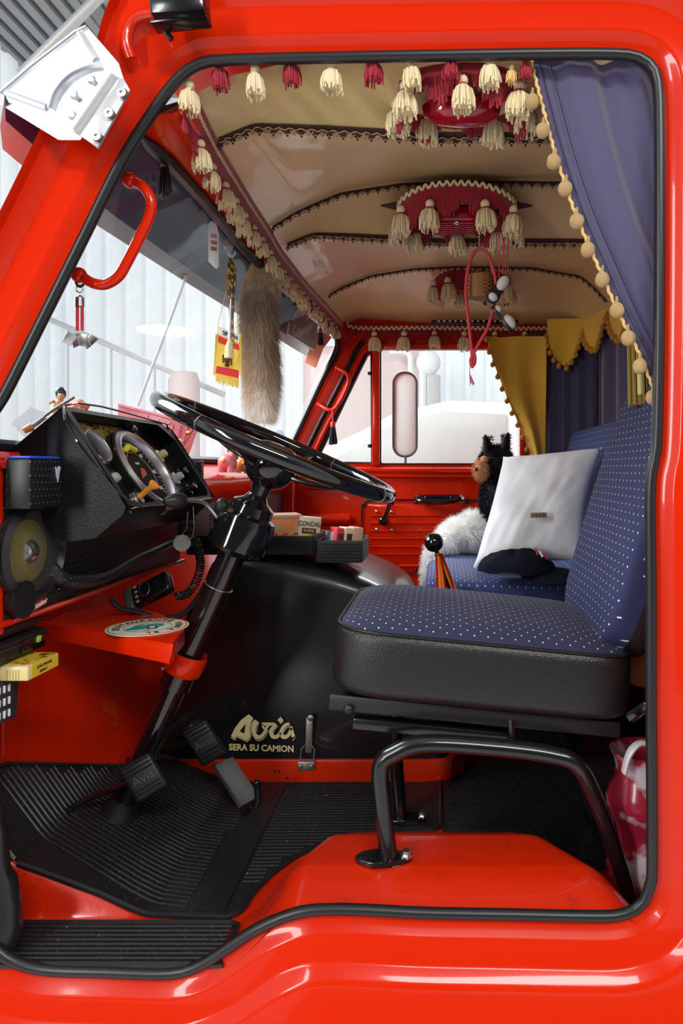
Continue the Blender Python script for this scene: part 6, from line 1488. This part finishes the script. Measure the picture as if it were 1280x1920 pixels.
mb = MB(); mb.grid([[vpt(y, -.04+.17*k/2) for y in yv_] for k in range(3)]); bmesh.ops.solidify(mb.bm, geom=list(mb.bm.faces), thickness=.005); mb.build('border', VISOR_GREY, vz, ang=80)
br = thing('visor_bracket', 'polished steel bracket bolted to the near windscreen pillar', 'bracket', tuple(P(200, 200, -.06)))
Yb = -.06
mb = MB(); mb.prism(PL([(163, 50), (222, 118), (232, 150), (150, 262), (110, 262), (0, 195), (2, 172), (140, 66)], Yb), (0, .003, 0)); mb.build('plate', POLISHED, br)
mb = MB(); mb.tube(cr([P(195, 124, Yb-.001), P(165, 128, Yb-.002), P(130, 145, Yb-.003), P(105, 175, Yb-.003), P(95, 205, Yb-.001)], 6), .0065, 8); mb.tube([P(150, 62, Yb-.001), P(165, 90, Yb-.002), P(180, 113, Yb-.001)], .006, 8); mb.tube([P(12, 174, Yb-.001), P(50, 188, Yb-.002), P(88, 202, Yb-.001)], .006, 8); mb.tube([P(163, 52, Yb), P(142, 62, Yb), P(60, 125, Yb), P(2, 175, Yb)], .004, 8); mb.build('pressed_ridge', POLISHED, br)
mb = MB(); mb.prism(PL([(207, 137), (232, 148), (243, 168), (182, 278), (162, 262), (136, 246)], Yb-.008), (0, .006, 0), bevel=.002); mb.tube([P(212, 141, Yb-.007), P(140, 246, Yb-.007)], .010, 10); mb.build('clamp', mat('matt_silver_metal', (.72, .72, .74), .35, metal=.7), br)
for x, y in ((231, 177), (207, 215), (184, 258)):
    mb = MB(); mb.lathe([(.009, 0), (.009, .003), (.007, .007), (.0035, .007), (.0030, .004), (0, .004)], P(x, y, Yb-.008), (0, -1, 0), 18); mb.build('socket_bolt', STEEL, br)
for x, y in ((176, 154), (143, 182), (140, 220)):
    mb = MB(); mb.lathe([(.0075, 0), (.0075, .007), (.005, .010), (0, .010)], P(x, y, Yb), (0, -1, 0), 6); mb.build('hexagon_bolt', STEEL, br)
mr_ = thing('wing_mirror', 'tall oval black framed mirror outside the passenger window', 'mirror', tuple(P(760, 860, 2.35)))
ym = 2.30; ov = [( 759+a, 777+b) for a, b in rrect(44, 158, 21, 8)]
mb = MB(); mb.tube(PL(ov, ym), .0055, 8, closed=True); mb.build('frame', BLACK_MATT, mr_)
mb = MB(); mb.prism(PL(ov, ym+.004), (0, .012, 0), bevel=.004); mb.build('shell', mat('pale_grey_mirror_glass', (.52, .68, .66), .5), mr_)
mb = MB(); mb.tube([P(760, 857, ym), P(760, 905, 2.1)], .006, 8); mb.tube([P(760, 905, 2.1), P(760, 940, 1.89)], .006, 8); mb.build('arm', BLACK_MATT, mr_)
# bag behind the seat
bg = thing('plastic_bag', 'red and clear plastic bag tucked behind the driver seat by the door post', 'bag', (.36, .25, .01))
mb = MB(); c = V((.405, .22, .14)); G = []
for j in range(15):
    z = .01+.27*j/14; r = .055+.012*math.sin(j*.9)+.01*j/14
    G.append([V((c.x+r*math.cos(a)*(1+.12*noise.noise(V((math.cos(a)*3, math.sin(a)*3, z*20)))), c.y+r*.9*math.sin(a), z)) for a in [2*PI*i/28 for i in range(28)]])
mb.grid(G, closed_u=True); mb.build('bag_body', mat('crimson_plastic_film', (.40, .02, .05), .2, var=(14, (.65, .60, .65), .52, .60)), bg)
mb = MB(); mb.tube(cr([V((.352, .16, .26)), V((.36, .15, .30)), V((.385, .16, .315)), V((.42, .17, .30))], 6), (.006, .010), 8); mb.build('handle', WHITE, bg)
mb = MB(); mb.ball((.425, .30, .44), (.05, .06, .06), 16, 10); tag(mb.build('brown_cloth_bundle', mat('brown_plush', (.36, .15, .06), .9, bump=(60, .8))), 'brown and cream cloth bundle showing behind the driver seat cushion', 'cloth')
